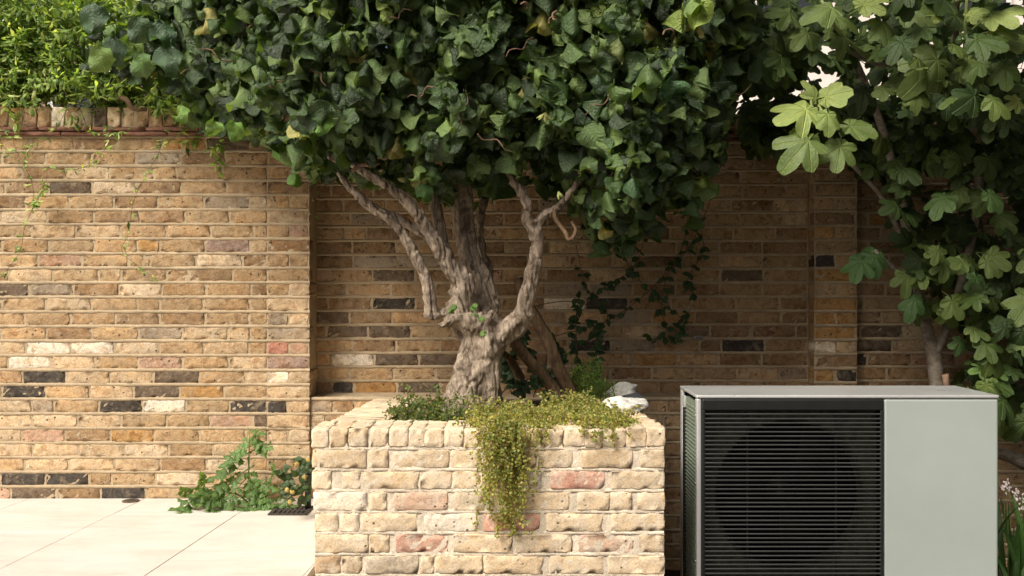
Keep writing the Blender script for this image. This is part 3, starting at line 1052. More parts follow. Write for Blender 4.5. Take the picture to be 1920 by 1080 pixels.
for k in range(3):
    V = []; F = []
    for i in range(9):
        for j in range(6):
            r = .055 + (.268 - .055) * j / 5
            a = (i / 8 - .5) * 1.45 + .25 * j / 5
            V.append((r * math.cos(a), .03 - .05 * (i / 8) + .01 * j / 5, r * math.sin(a)))
    for i in range(8):
        for j in range(5):
            F.append((i * 6 + j, (i + 1) * 6 + j, (i + 1) * 6 + j + 1, i * 6 + j + 1))
    V = np.array(V); R = np.array(Matrix.Rotation(2 * math.pi * k / 3 + .4, 3, 'Y'))
    obj('blade', tri_mesh('blade', V @ R.T, quads(F), M['blade']), fan)
for xx in (HX0 + .12, HX1 - .2):
    rbox('foot', xx, xx + .08, YF + .02, HYB - .02, -.42, HZ0 - .032, M['black'], hp, .004)

# ------------------------------------------------------------------ drain grate, round cap, black pipe on the patio
def floor_pt(px, py, z=0.0):
    d = (CAM_H - z) * FPX / (py - 540)
    return Vector(((px - 960) * d / FPX, d, z))


M['iron'] = plain_material('drain_iron', (.07, .06, .05), .7, .4, .5, var=.5, scale=60, bump=.4)
q = [floor_pt(512, 964.5), floor_pt(571, 964.5), floor_pt(580, 952.5), floor_pt(528, 952.5)]
dg = thing('drain_grate', 'small square cast iron drain grate in the patio beside the planter', 'drain', ((q[0].x + q[2].x) / 2, (q[0].y + q[2].y) / 2, 0))
cx, cy = dg.location.x, dg.location.y
hw, hd = .082, .082
db = Bag(); db.add(*box_part(-hw + .004, hw - .004, -hd + .004, hd - .004, .0006, .0016)); obj('pit', db.mesh('pit', mdark, False), dg)
db = Bag()
for s in (-1, 1):
    db.add(*box_part(s * hw - .009, s * hw + .009, -hd - .009, hd + .009, .001, .007))
    db.add(*box_part(-hw + .009, hw - .009, s * hd - .009, s * hd + .009, .001, .007))
obj('frame', db.mesh('frame', M['iron'], False), dg)
bar = None
for k in range(6):
    db = Bag(); xx = -hw + .03 + k * .0215
    db.add(*box_part(xx - .005, xx + .005, -hd + .008, hd - .008, .0015, .0055)); obj('bar', db.mesh('bar', M['iron'], False), dg)
db = Bag(); db.add(*box_part(-hw + .008, hw - .008, -.006, .006, .0022, .0065)); obj('cross_bar', db.mesh('cross_bar', M['iron'], False), dg)
c = floor_pt(245, 940)
cap = tube(np.array([(0, 0, .0005, .041), (0, 0, .004, .041), (0, 0, .006, .036)]), 28)
M['cap'] = plain_material('cap_metal', (.13, .10, .075), .55, .5, .6, var=.5, scale=80)
rc = thing('floor_drain', 'small round metal cap set in the patio at the foot of the wall', 'drain cap', c)
obj('disc', tri_mesh('disc', cap[0], cap[1], M['cap'], smooth=False), rc)
k = tube(np.array([(0, 0, .0062, .012), (0, 0, .0075, .011)]), 14)
obj('bolt', tri_mesh('bolt', k[0], k[1], M['iron']), rc)
c = floor_pt(579, 955)
pipe = thing('waste_pipe', 'short black pipe standing in the gap beside the planter', 'pipe', (c.x - .004, c.y, 0))
k = tube(np.array([(0, 0, .001, .0155), (0, 0, .2, .0155)]), 14)
obj('barrel', tri_mesh('barrel', k[0], k[1], M['black']), pipe)
k = tube(np.array([(0, 0, .17, .019), (0, 0, .205, .019), (0, 0, .206, .014)]), 14)
obj('collar', tri_mesh('collar', k[0], k[1], M['black']), pipe)

# ------------------------------------------------------------------ leaves
def grid_leaf(width, nu, nv, length=1.0, fold=.1, curl=.8, cup=.2, wrinkle=.02, serr=.05, seed=0, wave=.03, petiole=0.0):
    rg = np.random.default_rng(seed)
    us = np.linspace(-1, 1, nu); vs_ = np.linspace(0, 1, nv)
    V = []; U = []
    p1, p2, p3 = rg.uniform(0, 6, 3)
    kk = curl if abs(curl) > 1e-3 else 1e-3
    sk = rg.uniform(-.12, .12)
    tw = rg.uniform(-.3, .3)
    for j, v in enumerate(vs_):
        w = width(v)
        for u in us:
            e = 1 + (serr * (1 if (j % 2) else -1) if abs(u) > .99 else 0)
            x = u * w * e + sk * math.sin(math.pi * v)
            z = -fold * math.sqrt(u * u + .05) * w * 2 - cup * (u * w) ** 2 * 4
            z += wrinkle * math.cos((v * 8 - abs(u) * 2.2) * 2 * math.pi) * (abs(u) ** .5) * .6
            z += wave * math.sin(v * 6 + p1 + u * 1.5) * abs(u) + wave * math.sin(v * 9 + p2) * u
            z += rg.normal(0, wrinkle * .18)
            a = kk * v
            y0, z0 = math.sin(a) / kk, -(1 - math.cos(a)) / kk
            yy = y0 + z * math.sin(a); zz = z0 + z * math.cos(a)
            t = tw * v
            xx = x * math.cos(t) + zz * math.sin(t) * 0 - 0
            zz = zz + x * math.sin(t)
            V.append((xx * length, yy * length, zz * length)); U.append((u, v))
    F = []
    for j in range(nv - 1):
        for i in range(nu - 1):
            a = j * nu + i
            F.append((a, a + 1, a + nu + 1, a + nu))
    V = np.array(V); F = quads(F); U = np.array(U)
    if petiole:
        n0 = len(V)
        pv, pf, pu = tube(np.array([(0, -petiole, petiole * .35, .012), (0, -petiole * .5, petiole * .1, .012), (0, .03, 0, .01)]), 4)
        V = np.vstack([V, pv]); F = np.vstack([F, pf + n0]); U = np.vstack([U, np.zeros((len(pv), 2))])
    return V, F, U


def hazel_w(v):
    w = .47 * (math.sin(math.pi * min(1, v ** .72 * 1.0)) ** .62 if 0 < v < 1 else 0)
    return w * (1.0 if v < .86 else (1 - (v - .86) / .14 * .45))


HAZ = [grid_leaf(hazel_w, 9, 11, 1, fold=random.uniform(-.05, .42), curl=random.uniform(-.5, 2.3), cup=random.uniform(-.4, 1.1), wrinkle=random.uniform(.008, .026), serr=.022, seed=600 + i, wave=random.uniform(.06, .19), petiole=.16) for i in range(18)]
HAZ_M = [tri_mesh('hazel_leaf', v, f, M['hazel'], u) for v, f, u in HAZ]

hazel = thing('hazel_tree', 'gnarled twisted hazel tree with a broad drooping dark green crown in the brick planter', 'tree', P(885, 775, 4.2))
HL = Vector(hazel.location)


def parent_keep(o, t):
    o.parent = t
    o.matrix_parent_inverse = Matrix.Translation(-Vector(t.location))
    return o


# trunk and limbs: fluted tubes fused into one continuous skin
def zt(zx, zy, r, d):
    px, py = 660 + zx / 2.348, 330 + zy / 2.348
    p = P(px, py, d); return (p.x, p.y, p.z, r * 1.12 / 2.348 * d / FPX)


limbs = [
    ([zt(525, 1075, 128, 4.2), zt(527, 1040, 112, 4.2), zt(530, 960, 102, 4.2), zt(545, 880, 92, 4.2), zt(568, 800, 84, 4.2), zt(582, 730, 86, 4.2), zt(572, 665, 78, 4.2), zt(560, 610, 50, 4.2)], .12, 4, 14, 36),
    ([zt(610, 1050, 52, 4.24), zt(600, 960, 48, 4.24), zt(592, 880, 44, 4.22), zt(600, 790, 50, 4.2), zt(650, 715, 50, 4.18), zt(710, 662, 43, 4.16), zt(755, 590, 35, 4.14), zt(776, 500, 32, 4.12), zt(798, 400, 29, 4.1), zt(816, 310, 28, 4.08), zt(800, 228, 30, 4.06), zt(770, 190, 23, 4.04), zt(770, 120, 21, 4.0), zt(740, 60, 20, 4.0), zt(690, 0, 18, 4.0), zt(640, -90, 14, 4.0)], .10, 3, 4, 18),
    ([zt(560, 720, 60, 4.2), zt(500, 630, 62, 4.18), zt(476, 545, 54, 4.16), zt(488, 470, 48, 4.16), zt(442, 415, 39, 4.14), zt(402, 350, 34, 4.12), zt(366, 290, 29, 4.1), zt(330, 230, 27, 4.1), zt(288, 168, 27, 4.08), zt(240, 110, 24, 4.08), zt(180, 60, 21, 4.06), zt(95, 5, 19, 4.05), zt(0, -50, 16, 4.05), zt(-110, -90, 12, 4.05)], .10, 3, 4, 18),
    ([zt(600, 700, 60, 4.25), zt(595, 630, 50, 4.27), zt(596, 560, 44, 4.28), zt(568, 460, 46, 4.3), zt(522, 370, 43, 4.32), zt(500, 280, 41, 4.33), zt(490, 180, 42, 4.33), zt(485, 100, 43, 4.32), zt(480, 0, 38, 4.3), zt(470, -130, 30, 4.28), zt(500, -280, 22, 4.25)], .10, 4, 4, 18),
    ([zt(352, 632, 24, 4.12), zt(348, 600, 29, 4.12), zt(346, 560, 26, 4.12), zt(334, 480, 26, 4.11), zt(302, 400, 24, 4.1), zt(262, 320, 22, 4.1), zt(215, 245, 20, 4.1), zt(165, 188, 18, 4.1), zt(120, 150, 14, 4.12)], .08, 5, 3, 14),
    ([zt(-60, -20, 13, 4.12), zt(-20, 40, 15, 4.12), zt(28, 85, 19, 4.12), zt(80, 135, 21, 4.12), zt(150, 168, 21, 4.14), zt(230, 200, 20, 4.16), zt(300, 245, 19, 4.17), zt(352, 300, 18, 4.17), zt(410, 380, 18, 4.17)], .08, 5, 3, 14),
    ([zt(445, 400, 26, 4.2), zt(400, 310, 25, 4.22), zt(382, 205, 24, 4.22), zt(366, 110, 21, 4.2), zt(335, 20, 19, 4.18), zt(280, -80, 15, 4.15)], .08, 4, 4, 14),
    ([zt(345, 605, 26, 4.12), zt(375, 612, 25, 4.13), zt(405, 606, 26, 4.14), zt(450, 600, 32, 4.16)], .1, 3, 8, 12),
    ([zt(378, 650, 9, 4.10), zt(398, 664, 15, 4.1), zt(430, 640, 24, 4.12), zt(480, 640, 34, 4.15)], .16, 3, 16, 12),
    ([zt(505, 660, 26, 4.13), zt(520, 630, 22, 4.11), zt(545, 662, 24, 4.12), zt(590, 650, 22, 4.14), zt(614, 608, 15, 4.14), zt(608, 590, 8, 4.14)], .12, 3, 12, 12),
    ([zt(800, 228, 26, 4.06), zt(845, 175, 20, 4.04), zt(895, 148, 18, 4.02), zt(930, 110, 15, 4.0), zt(985, 40, 13, 4.0), zt(1050, -60, 10, 4.0)], .1, 3, 10, 12),
    ([zt(560, 560, 26, 4.42), zt(600, 430, 24, 4.46), zt(570, 330, 22, 4.48), zt(560, 200, 20, 4.46), zt(600, 60, 18, 4.44)], .08, 4, 10, 12),
]
tb = Bag()
for i, (pts, fl, nf, tw, seg) in enumerate(limbs):
    tb.add(*tube(catmull(pts, 7), seg, fl, nf, tw, True, 0, i)[:2])
# burls
import bmesh
for (zx, zy, r, d) in [(455, 560, 42, 4.17), (440, 625, 38, 4.18), (505, 545, 40, 4.18), (470, 480, 36, 4.17), (490, 610, 48, 4.18), (600, 680, 60, 4.22), (660, 715, 42, 4.2), (520, 680, 58, 4.21), (468, 1030, 50, 4.18), (345, 605, 26, 4.12)]:
    x, y, z_, rr = zt(zx, zy, r, d)
    bm = bmesh.new(); bmesh.ops.create_icosphere(bm, subdivisions=2, radius=rr)
    V = np.array([v.co for v in bm.verts]) + np.array([x, y, z_]); Fq = np.array([[v.index for v in f.verts] for f in bm.faces]); bm.free()
    tb.add(V, Fq)
raw = tb.mesh('trunk_raw', M['bark'])
tmp = bpy.data.objects.new('trunk_tmp', raw); COL.objects.link(tmp)
rm = tmp.modifiers.new('r', 'REMESH'); rm.mode = 'VOXEL'; rm.voxel_size = .0052
sm = tmp.modifiers.new('s', 'SMOOTH'); sm.iterations = 5; sm.factor = .5
dg_ = bpy.context.evaluated_depsgraph_get()
me = bpy.data.meshes.new_from_object(tmp.evaluated_get(dg_))
bpy.data.objects.remove(tmp)
nv = len(me.vertices)
co = np.empty(nv * 3, np.float32); me.vertices.foreach_get('co', co); co = co.reshape(-1, 3)
no = np.empty(nv * 3, np.float32); me.vertices.foreach_get('normal', no); no = no.reshape(-1, 3)
for i in range(nv):
    c_ = Vector(co[i])
    d1 = noise.noise(c_ * 16) * (.0095 if c_.z < .95 else .005) + noise.noise(c_ * 42) * .004
    d1 += noise.noise(Vector((c_.x * 70, c_.y * 70, c_.z * 14 + c_.x * 20))) * .0032
    cr = abs(noise.noise(Vector((c_.x * 30 + c_.z * 5, c_.y * 30, c_.z * 5))))
    if cr < .13: d1 -= (.13 - cr) / .13 * .009
    d1 -= max(0, noise.noise(c_ * 21 + Vector((5, 0, 0))) - .32) * .045
    # twisted ridges running up the trunk
    ang = math.atan2(c_.y - 4.2, c_.x - (-.16 + .12 * (c_.z - .5)))
    if c_.z < .95: d1 += math.sin(ang * 3 + c_.z * 22 + 2.2 * noise.noise(c_ * 6)) * .0085
    co[i] += no[i] * d1
me.vertices.foreach_set('co', co.ravel())
me.polygons.foreach_set('use_smooth', np.ones(len(me.polygons), bool))
me.materials.clear(); me.materials.append(M['bark'])
me.update(); me.name = 'trunk'
parent_keep(obj('trunk', me), hazel)
# rough-barked stems rising behind the trunk
for pts in ([zt(965, 985, 27, 4.5), zt(955, 940, 27, 4.5), zt(905, 835, 25, 4.48), (zt(862, 720, 25, 4.46)), zt(805, 620, 22, 4.44), zt(760, 540, 20, 4.44), zt(730, 450, 16, 4.44)],
            [zt(915, 985, 22, 4.42), zt(885, 930, 23, 4.42), zt(815, 850, 23, 4.4), zt(745, 770, 22, 4.36), zt(695, 700, 20, 4.3)],
            [zt(745, 975, 17, 4.5), zt(742, 900, 18, 4.5), zt(722, 850, 17, 4.48), zt(690, 800, 15, 4.44), zt(640, 770, 13, 4.4)]):
    k = tube(catmull(pts, 6), 14, .1, 5, 5, True, .03, 3)
    parent_keep(obj('stem', tri_mesh('stem', k[0], k[1], M['barkd'], k[2])), hazel)

# ---- crown
POLY = [(150, 95), (210, 60), (330, -60), (430, -190), (700, -330), (1000, -350), (1250, -280), (1380, -120), (1388, 60), (1365, 150), (1355, 235), (1325, 290), (1318, 360), (1290, 405),
        (1240, 380), (1200, 440), (1130, 455), (1085, 400), (1040, 345), (985, 330), (930, 350), (890, 345), (860, 372), (800, 368), (770, 330), (700, 335), (640, 320), (575, 325), (530, 280), (510, 262), (440, 232), (370, 215), (345, 190), (325, 150), (260, 110), (190, 100)]
PA = np.array(POLY, float)


def inside(x, y):
    c = False; j = len(POLY) - 1
    for i in range(len(POLY)):
        xi, yi = POLY[i]; xj, yj = POLY[j]
        if (yi > y) != (yj > y) and x < (xj - xi) * (y - yi) / (yj - yi) + xi: c = not c
        j = i
    return c


def edge_dist(x, y):
    a = PA; b = np.roll(PA, -1, 0); p = np.array([x, y]); ab = b - a
    t = np.clip(((p - a) * ab).sum(1) / (ab ** 2).sum(1), 0, 1)
    q = a + ab * t[:, None]; d = np.hypot(*(q - p).T); i = d.argmin()
    return d[i], q[i]


HC = [((.026, .054, .014), 4.5), ((.052, .100, .025), 5), ((.098, .165, .044), 4.5), ((.155, .235, .064), 2.6), ((.25, .34, .07), .4), ((.34, .32, .10), .3)]


def hcol():
    c = random.choices([h[0] for h in HC], [h[1] for h in HC])[0]
    j = random.uniform(.8, 1.2)
    return (c[0] * j, c[1] * j, c[2] * j, 1)


CY = 4.32


def crown_front(px, py):
    """Depth of the crown's leafy front seen at a photograph pixel."""
    x, y = px, py; Y = CY
    for _ in range(4):
        if not inside(x, y): break
        left = max(0, min(1, (620 - x) / 250)); yc = CY + .36 * left
        d, q = edge_dist(x, y)
        T = (.58 - .28 * left + .14 * (1 - left) * min(1, max(0, (120 - y) / 250))) * math.sqrt(max(0, 1 - (1 - min(d / (110 + 100 * left), 1)) ** 2))
        lump = noise.noise(Vector((x * .011, y * .013, 2.0))) * .16 + noise.noise(Vector((x * .03, y * .03, 7.0))) * .06
        Y = yc - T - lump * min(1, T * 3)
        x, y = 960 + (px - 960) * Y / yc, 540 + (py - 540) * Y / yc
    return Y


leaves = []
tries = 0
while len(leaves) < 6600:
    x = random.uniform(140, 1400); y = random.uniform(-350, 465)
    if not inside(x, y): continue
    d, q = edge_dist(x, y)
    left = max(0, min(1, (620 - x) / 250))          # towards the wall the crown thins and lies back against it
    yc = CY + .36 * left
    T = (.58 - .28 * left + .14 * (1 - left) * min(1, max(0, (120 - y) / 250))) * math.sqrt(max(0, 1 - (1 - min(d / (110 + 100 * left), 1)) ** 2))  # upper crown shaped to overhang, so that it shades the parts below
    lump = noise.noise(Vector((x * .011, y * .013, 2.0))) * .16 + noise.noise(Vector((x * .03, y * .03, 7.0))) * .10
    u = random.random()
    if u < .40: off = -T - lump * min(1, T * 3) + abs(random.gauss(0, .09))
    elif u < .9: off = random.uniform(-T, T * .7)
    else: off = T * random.uniform(.5, 1)
    p = P(x, y, yc); p.y = yc + off
    if p.y > 4.93 and p.x < -.95: p.y = random.uniform(4.8, 4.93)
    if p.y > 5.1: p.y = 5.1
    front = off < 0
    out = Vector(((x - q[0]) * -.0, -1.0, .25))
    ex = Vector((q[0] - x, 0, -(q[1] - y)));
    if ex.length > 0: ex.normalize()
    k = max(0, 1 - d / 160)
    out = (Vector((0, -1 if front else .6, .35)) + ex * k * .9).normalized()
    out += Vector((random.gauss(0, .62), random.gauss(0, .35), random.gauss(.1, .5)))
    dr = Vector((random.gauss(0, .42), -.30 + random.gauss(0, .3), -1 + random.gauss(0, .28))) + ex * k * .25
    s = random.choice((random.uniform(.055, .085), random.uniform(.08, .12))) * (1 - .12 * (y > 300)) * (1.12 if left > .5 else 1)
    if random.random() < .12: s *= .65
    col = hcol()
    if x < 360 and random.random() < .25: col = (.17, .27, .045, 1)  # some left-edge leaves coloured yellow-green as if lit through from behind
    if 1180 < x < 1300 and 20 < y < 140 and random.random() < .12: col = (.33, .31, .10, 1)
    leaves.append((p, dr, out, s, col, x, y))
for i in range(700):
    x = random.uniform(420, 1370); y = random.uniform(-250, 230)
    if inside(x, y):
        p = P(x, y, 4.9); p.y = random.uniform(4.75, 5.1)
        leaves.append((p, Vector((random.gauss(0, .4), -.2, -1)), Vector((random.gauss(0, .4), -1, .3)), random.uniform(.10, .14), hcol(), x, y))
# a few leaves the photograph shows on their own
for px, py, d, s, col in [(185, 110, 4.35, .14, (.16, .26, .05, 1)), (215, 90, 4.4, .13, (.06, .12, .05, 1)), (265, 120, 4.4, .14, (.10, .19, .045, 1)), (320, 110, 4.4, .15, (.06, .12, .05, 1)), (175, 30, 4.45, .14, (.06, .12, .05, 1)), (255, 55, 4.4, .14, (.065, .12, .05, 1)), (240, 90, 4.5, .12, (.16, .27, .05, 1)), (300, 60, 4.4, .13, (.05, .11, .045, 1)), (340, 120, 4.5, .09, (.18, .3, .04, 1)),
                          (595, 228, 4.1, .10, (.12, .24, .04, 1)), (438, 245, 4.55, .10, (.14, .27, .04, 1)), (400, 240, 4.6, .085, (.15, .27, .04, 1)), (520, 285, 4.5, .09, (.12, .24, .04, 1)), (555, 335, 4.5, .07, (.10, .2, .04, 1)), (340, 210, 4.6, .08, (.16, .29, .04, 1)), (385, 205, 4.6, .09, (.16, .28, .04, 1)), (757, 90, 4.0, .09, (.13, .24, .06, 1)),
                          (1160, 90, 3.85, .10, (.24, .30, .10, 1)), (1300, 390, 4.1, .085, (.07, .15, .05, 1)), (790, 358, 4.0, .08, (.08, .17, .045, 1)), (1185, 350, 4.0, .085, (.06, .13, .05, 1)), (1165, 440, 4.2, .08, (.1, .17, .05, 1)), (1110, 435, 4.2, .075, (.11, .18, .05, 1)), (705, 270, 3.95, .10, (.09, .16, .06, 1)), (1255, 170, 3.85, .105, (.05, .13, .04, 1)), (1120, 160, 3.8, .105, (.06, .11, .05, 1)), (1050, 290, 3.95, .08, (.05, .1, .035, 1))]:
    d = min(d, crown_front(px, py) - .03)
    p = P(px, py, d)
    leaves.append((p + Vector((0, 0, s * .4)), Vector((random.gauss(0, .25), -.3, -1)), Vector((random.gauss(0, .25), -1, .35)), s, col, px, py))
# the 300 that show largest: nearest leaf per small cell of the view
cells = {}
for i, L in enumerate(leaves):
    p = L[0]
    X_, Y_ = 960 + p.x * FPX / p.y, 540 - (p.z - CAM_H) * FPX / p.y
    if not (0 < X_ < 1920 and 0 < Y_ < 500): continue
    key = (int(X_ // 34), int(Y_ // 34))
    if key not in cells or leaves[cells[key]][0].y > p.y: cells[key] = i
cand = sorted(cells.values(), key=lambda i: leaves[i][0].y / leaves[i][3])[:300]
cand = set(cand)
fb = Bag()
for i, (p, dr, out, s, col, x, y) in enumerate(leaves):
    k = random.randrange(len(HAZ))
    Mx = frame_matrix(p, dr, out, s)
    if i in cand:
        o = bpy.data.objects.new('leaf', HAZ_M[k]); o.color = col
        link(o); o.matrix_world = Mx; parent_keep(o, hazel)
    else:
        fb.addm(HAZ[k], Mx, col)
o = parent_keep(obj('foliage', fb.mesh('hazel_foliage', M['hazel_j'])), hazel); o['kind'] = 'stuff'
# corkscrew twigs
def twig(px, py, d, L, seed, r=.0045):
    d = min(d, crown_front(px, py) - .02)
    rg = np.random.default_rng(seed)
    p = np.array(P(px, py, d)); dr = rg.normal(0, 1, 3) * np.array([1, .5, .7]); dr /= np.linalg.norm(dr)
    pts = []
    ph = rg.uniform(0, 6)
    e1 = np.cross(dr, [0, 1, .2]); e1 /= np.linalg.norm(e1); e2 = np.cross(dr, e1)
    for i in range(7):
        t = i / 6
        pts.append(tuple(p + dr * L * (t - .3) + (e1 * math.cos(ph + t * 9) + e2 * math.sin(ph + t * 9)) * .011) + (r * (1.15 - .7 * t),))
    k = tube(catmull(pts, 5), 6)
    parent_keep(obj('twig', tri_mesh('twig', k[0], k[1], M['twig'])), hazel)


for i, (px, py, d) in enumerate([(457, 62, 4.2), (530, 155, 4.15), (470, 55, 4.2), (690, 60, 3.8), (798, 170, 3.72), (895, 155, 3.72), (965, 95, 3.72), (1040, 30, 3.7), (1105, 95, 3.7), (1130, 190, 3.75), (1330, 165, 3.9), (1365, 180, 3.95), (1255, 60, 3.72), (1297, 100, 3.75), (865, 215, 3.72), (905, 130, 3.72), (720, 295, 3.9), (1095, 320, 3.9), (1080, 330, 3.9), (915, 260, 3.75), (640, 35, 3.85), (350, 130, 4.4), (420, 110, 4.3), (560, 60, 4.0), (985, 10, 3.7), (1200, 40, 3.72), (745, 30, 3.75), (590, 130, 4.0)]):
    if i % 5 not in (0, 3): twig(px, py, d, random.uniform(.07, .16), 900 + i, random.uniform(.0022, .0038))
k = tube(catmull([zt(898, 142, 8, 4.02), zt(893, 180, 9, 4.0), zt(915, 215, 9, 4.0), zt(940, 250, 9, 3.99), zt(955, 278, 9, 3.99), zt(975, 268, 8, 3.98), zt(985, 235, 7, 3.98), zt(965, 200, 5, 3.98)], 6), 8)
parent_keep(obj('twig', tri_mesh('twig', k[0], k[1], M['barkd'])), hazel)
k = tube(catmull([zt(0, -20, 8, 4.0), zt(40, -50, 8, 4.0), zt(90, -45, 7, 4.0), zt(120, -60, 6, 4.0)], 6), 8)
parent_keep(obj('twig', tri_mesh('twig', k[0], k[1], M['twig'])), hazel)
# pale catkins / nut husks
M['husk'] = plain_material('nut_husk', (.35, .38, .13), .6, .3, var=.3, scale=60)
for (px, py, d) in [(1047, 362, 3.95), (500, 145, 4.15), (500, 30, 4.15), (596, 30, 4.0), (1022, 215, 3.75), (1180, 335, 3.95)]:
    bb = Bag(); rg = np.random.default_rng(int(px))
    for q in range(5):
        a = rg.uniform(-1.2, 1.2); Lh = rg.uniform(.022, .036)
        bb.add(*tube(np.array([(0, 0, .006, .003), (math.sin(a) * Lh * .5, rg.normal(0, .004), -math.cos(a) * Lh * .5, .0065), (math.sin(a) * Lh, rg.normal(0, .005), -math.cos(a) * Lh, .001)]), 6)[:2])
    parent_keep(obj('nut_husk', bb.mesh('nut_husk', M['husk']), None, P(px, py, d)), hazel)
# sprouts on the trunk
for (zx, zy, d) in [(455, 565, 4.05), (445, 580, 4.05), (545, 560, 4.04), (550, 600, 4.03), (560, 620, 4.03), (580, 680, 4.02), (540, 575, 4.04)]:
    x, y, z_, r = zt(zx, zy, 5, d)
    o = bpy.data.objects.new('sprout_leaf', HAZ_M[random.randrange(18)]); o.color = (.13, .24, .05, 1); link(o)
    o.matrix_world = frame_matrix((x, y, z_), (random.gauss(0, .5), -.5, -.6), (random.gauss(0, .3), -1, .5), .030); parent_keep(o, hazel)

# ------------------------------------------------------------------ fig tree
def fig_leaf(seed, deep=1.0):
    rg = np.random.default_rng(seed)
    lob = [(0, 1.0, .60), (46, .84, .52), (-46, .84, .52), (98, .56, .48), (-98, .56, .48), (140, .34, .4), (-140, .34, .4)]
    if seed % 3 == 0: lob[1] = (40, .80, .56); lob[2] = (-40, .80, .56); lob[3] = (95, .42, .5); lob[4] = (-95, .42, .5)
    lob = [(math.radians(a + rg.normal(0, 3)), L * rg.uniform(.93, 1.07), w * rg.uniform(.9, 1.1)) for a, L, w in lob]
    N, R = 88, 6
    V = [(0, 0, 0)]; U = [(0, 0)]; F = []
    droop = rg.uniform(.05, .65); cup = rg.uniform(-.45, .35); ph = rg.uniform(0, 6)
    rad = []
    rr = np.linspace(.04, 1.25, 110)
    for i in range(N):
        th = -math.pi + 2 * math.pi * i / N
        px_, py_ = rr * math.sin(th), rr * math.cos(th)
        ins = rr < (.30 if abs(th) < 2.7 else .20)
        for a, L, w in lob:
            dx, dy = math.sin(a), math.cos(a)
            al = px_ * dx + py_ * dy
            t_ = np.clip(al, .0, L - w * .42)
            q = np.hypot(px_ - dx * t_, py_ - dy * t_)
            wid = w * .42 * (.78 + .22 * np.clip(t_ / max(.05, L - w * .42), 0, 1)) * (1.25 - .25 * deep)
            ins = ins | (q < wid)
        k_ = np.argmin(ins) if not ins.all() else len(rr) - 1
        r = rr[max(0, k_ - 1)]
        if abs(th) > 3.0: r = .07
        rad.append(r * (1 + .015 * math.sin(th * 23 + ph)))
    for j in range(1, R + 1):
        t = j / R
        for i in range(N):
            th = -math.pi + 2 * math.pi * i / N
            r = rad[i] * t
            x, y = r * math.sin(th), r * math.cos(th)
            z = -droop * r * r + cup * x * x * 1.2 + .035 * math.sin(th * 5 + ph) * t * t - .03 * math.cos(th * 7.4) * t
            V.append((x, y, z)); U.append((x, y))
    for i in range(N):
        k = (i + 1) % N
        F.append((0, 1 + k, 1 + i)) if True else None
        for j in range(R - 1):
            a = 1 + j * N
            F.append((a + i, a + k, a + N + k, a + N + i))
    V = np.array(V); F = quads(F)[:, ::-1].copy(); U = np.array(U)
    n0 = len(V)
    pv, pf, pu = tube(np.array([(rg.normal(0, .1), -.62, -.18, .022), (0, -.3, -.05, .020), (0, .02, -.012, .017)]), 6)
    V = np.vstack([V, pv]); F = np.vstack([F, pf + n0]); U = np.vstack([U, np.zeros((len(pv), 2))])
    return V, F, U


FIG = [fig_leaf(700 + i, [1, .7, 1, .3][i % 4]) for i in range(10)]
FIG_M = [tri_mesh('fig_leaf', v, f, M['fig'], u) for v, f, u in FIG]
fp = P(1757, 735, 4.75)
fig = thing('fig_tree', 'fig tree with broad lobed leaves and a forked grey trunk behind the heat pump', 'tree', (fp.x, fp.y, -.36))
def fx_(px, py, r, d):
    p = P(px, py, d); return (p.x, p.y, p.z, r * d / FPX)


fl = [
    ([fx_(1768, 960, 17, 4.75), fx_(1764, 800, 15, 4.75), fx_(1757, 725, 14, 4.75), fx_(1752, 680, 14, 4.75), fx_(1748, 655, 13, 4.75), fx_(1738, 620, 11, 4.75), fx_(1722, 545, 9, 4.74), fx_(1700, 430, 9, 4.7), fx_(1672, 300, 8, 4.6), fx_(1640, 200, 7, 4.5), fx_(1600, 100, 5, 4.3)]),
    ([fx_(1750, 668, 11, 4.75), fx_(1762, 645, 9, 4.74), fx_(1772, 625, 8, 4.73), fx_(1800, 540, 8, 4.7), fx_(1830, 400, 8, 4.6), fx_(1835, 250, 9, 4.5), fx_(1805, 150, 8, 4.3), fx_(1792, 60, 6, 4.1), fx_(1800, -40, 4, 4.0)]),
    ([fx_(1960, 880, 14, 4.6), fx_(1925, 870, 13, 4.6), fx_(1895, 856, 12, 4.6), fx_(1870, 850, 10, 4.65), fx_(1820, 840, 9, 4.7), fx_(1765, 870, 8, 4.75)]),
    ([fx_(1835, 250, 8, 4.5), fx_(1780, 190, 9, 4.4), fx_(1700, 125, 6, 4.3), fx_(1640, 118, 5, 4.2), fx_(1560, 80, 4, 4.1)]),
    ([fx_(1720, 520, 8, 4.74), fx_(1660, 380, 5, 4.72), fx_(1590, 300, 4, 4.6), fx_(1545, 240, 3.5, 4.2), fx_(1530, 190, 4, 4.0)]),
    ([fx_(1735, 600, 5, 4.7), fx_(1690, 520, 4.5, 4.6), fx_(1640, 470, 3, 4.5)]),
]
fbk = Bag()
for i, pts in enumerate(fl):
    k = tube(catmull(pts, 6), 12, .04, 3, 3, True, .01, i)
    parent_keep(obj('trunk' if i == 0 else 'branch', tri_mesh('fig_branch', k[0], k[1], M['figbark'], k[2])), fig)
k = tube(np.array([fx_(1776, 735, 6, 4.7), fx_(1773, 705, 6.5, 4.7), fx_(1772, 702, 6.5, 4.7)]), 10)
parent_keep(obj('cut_stub', tri_mesh('cut_stub', k[0], k[1], plain_material('cut_wood', (.5, .33, .22), .8, .2))), fig)
k = tube(np.array([fx_(1870, 232, 5, 4.4), fx_(1866, 222, 5, 4.35)]), 10)
parent_keep(obj('cut_stub', tri_mesh('cut_stub', k[0], k[1], plain_material('cut_wood', (.55, .42, .34), .8, .2))), fig)
FC = [((.042, .072, .017), 4), ((.064, .102, .025), 4), ((.10, .145, .036), 2.2), ((.027, .050, .013), 3)]
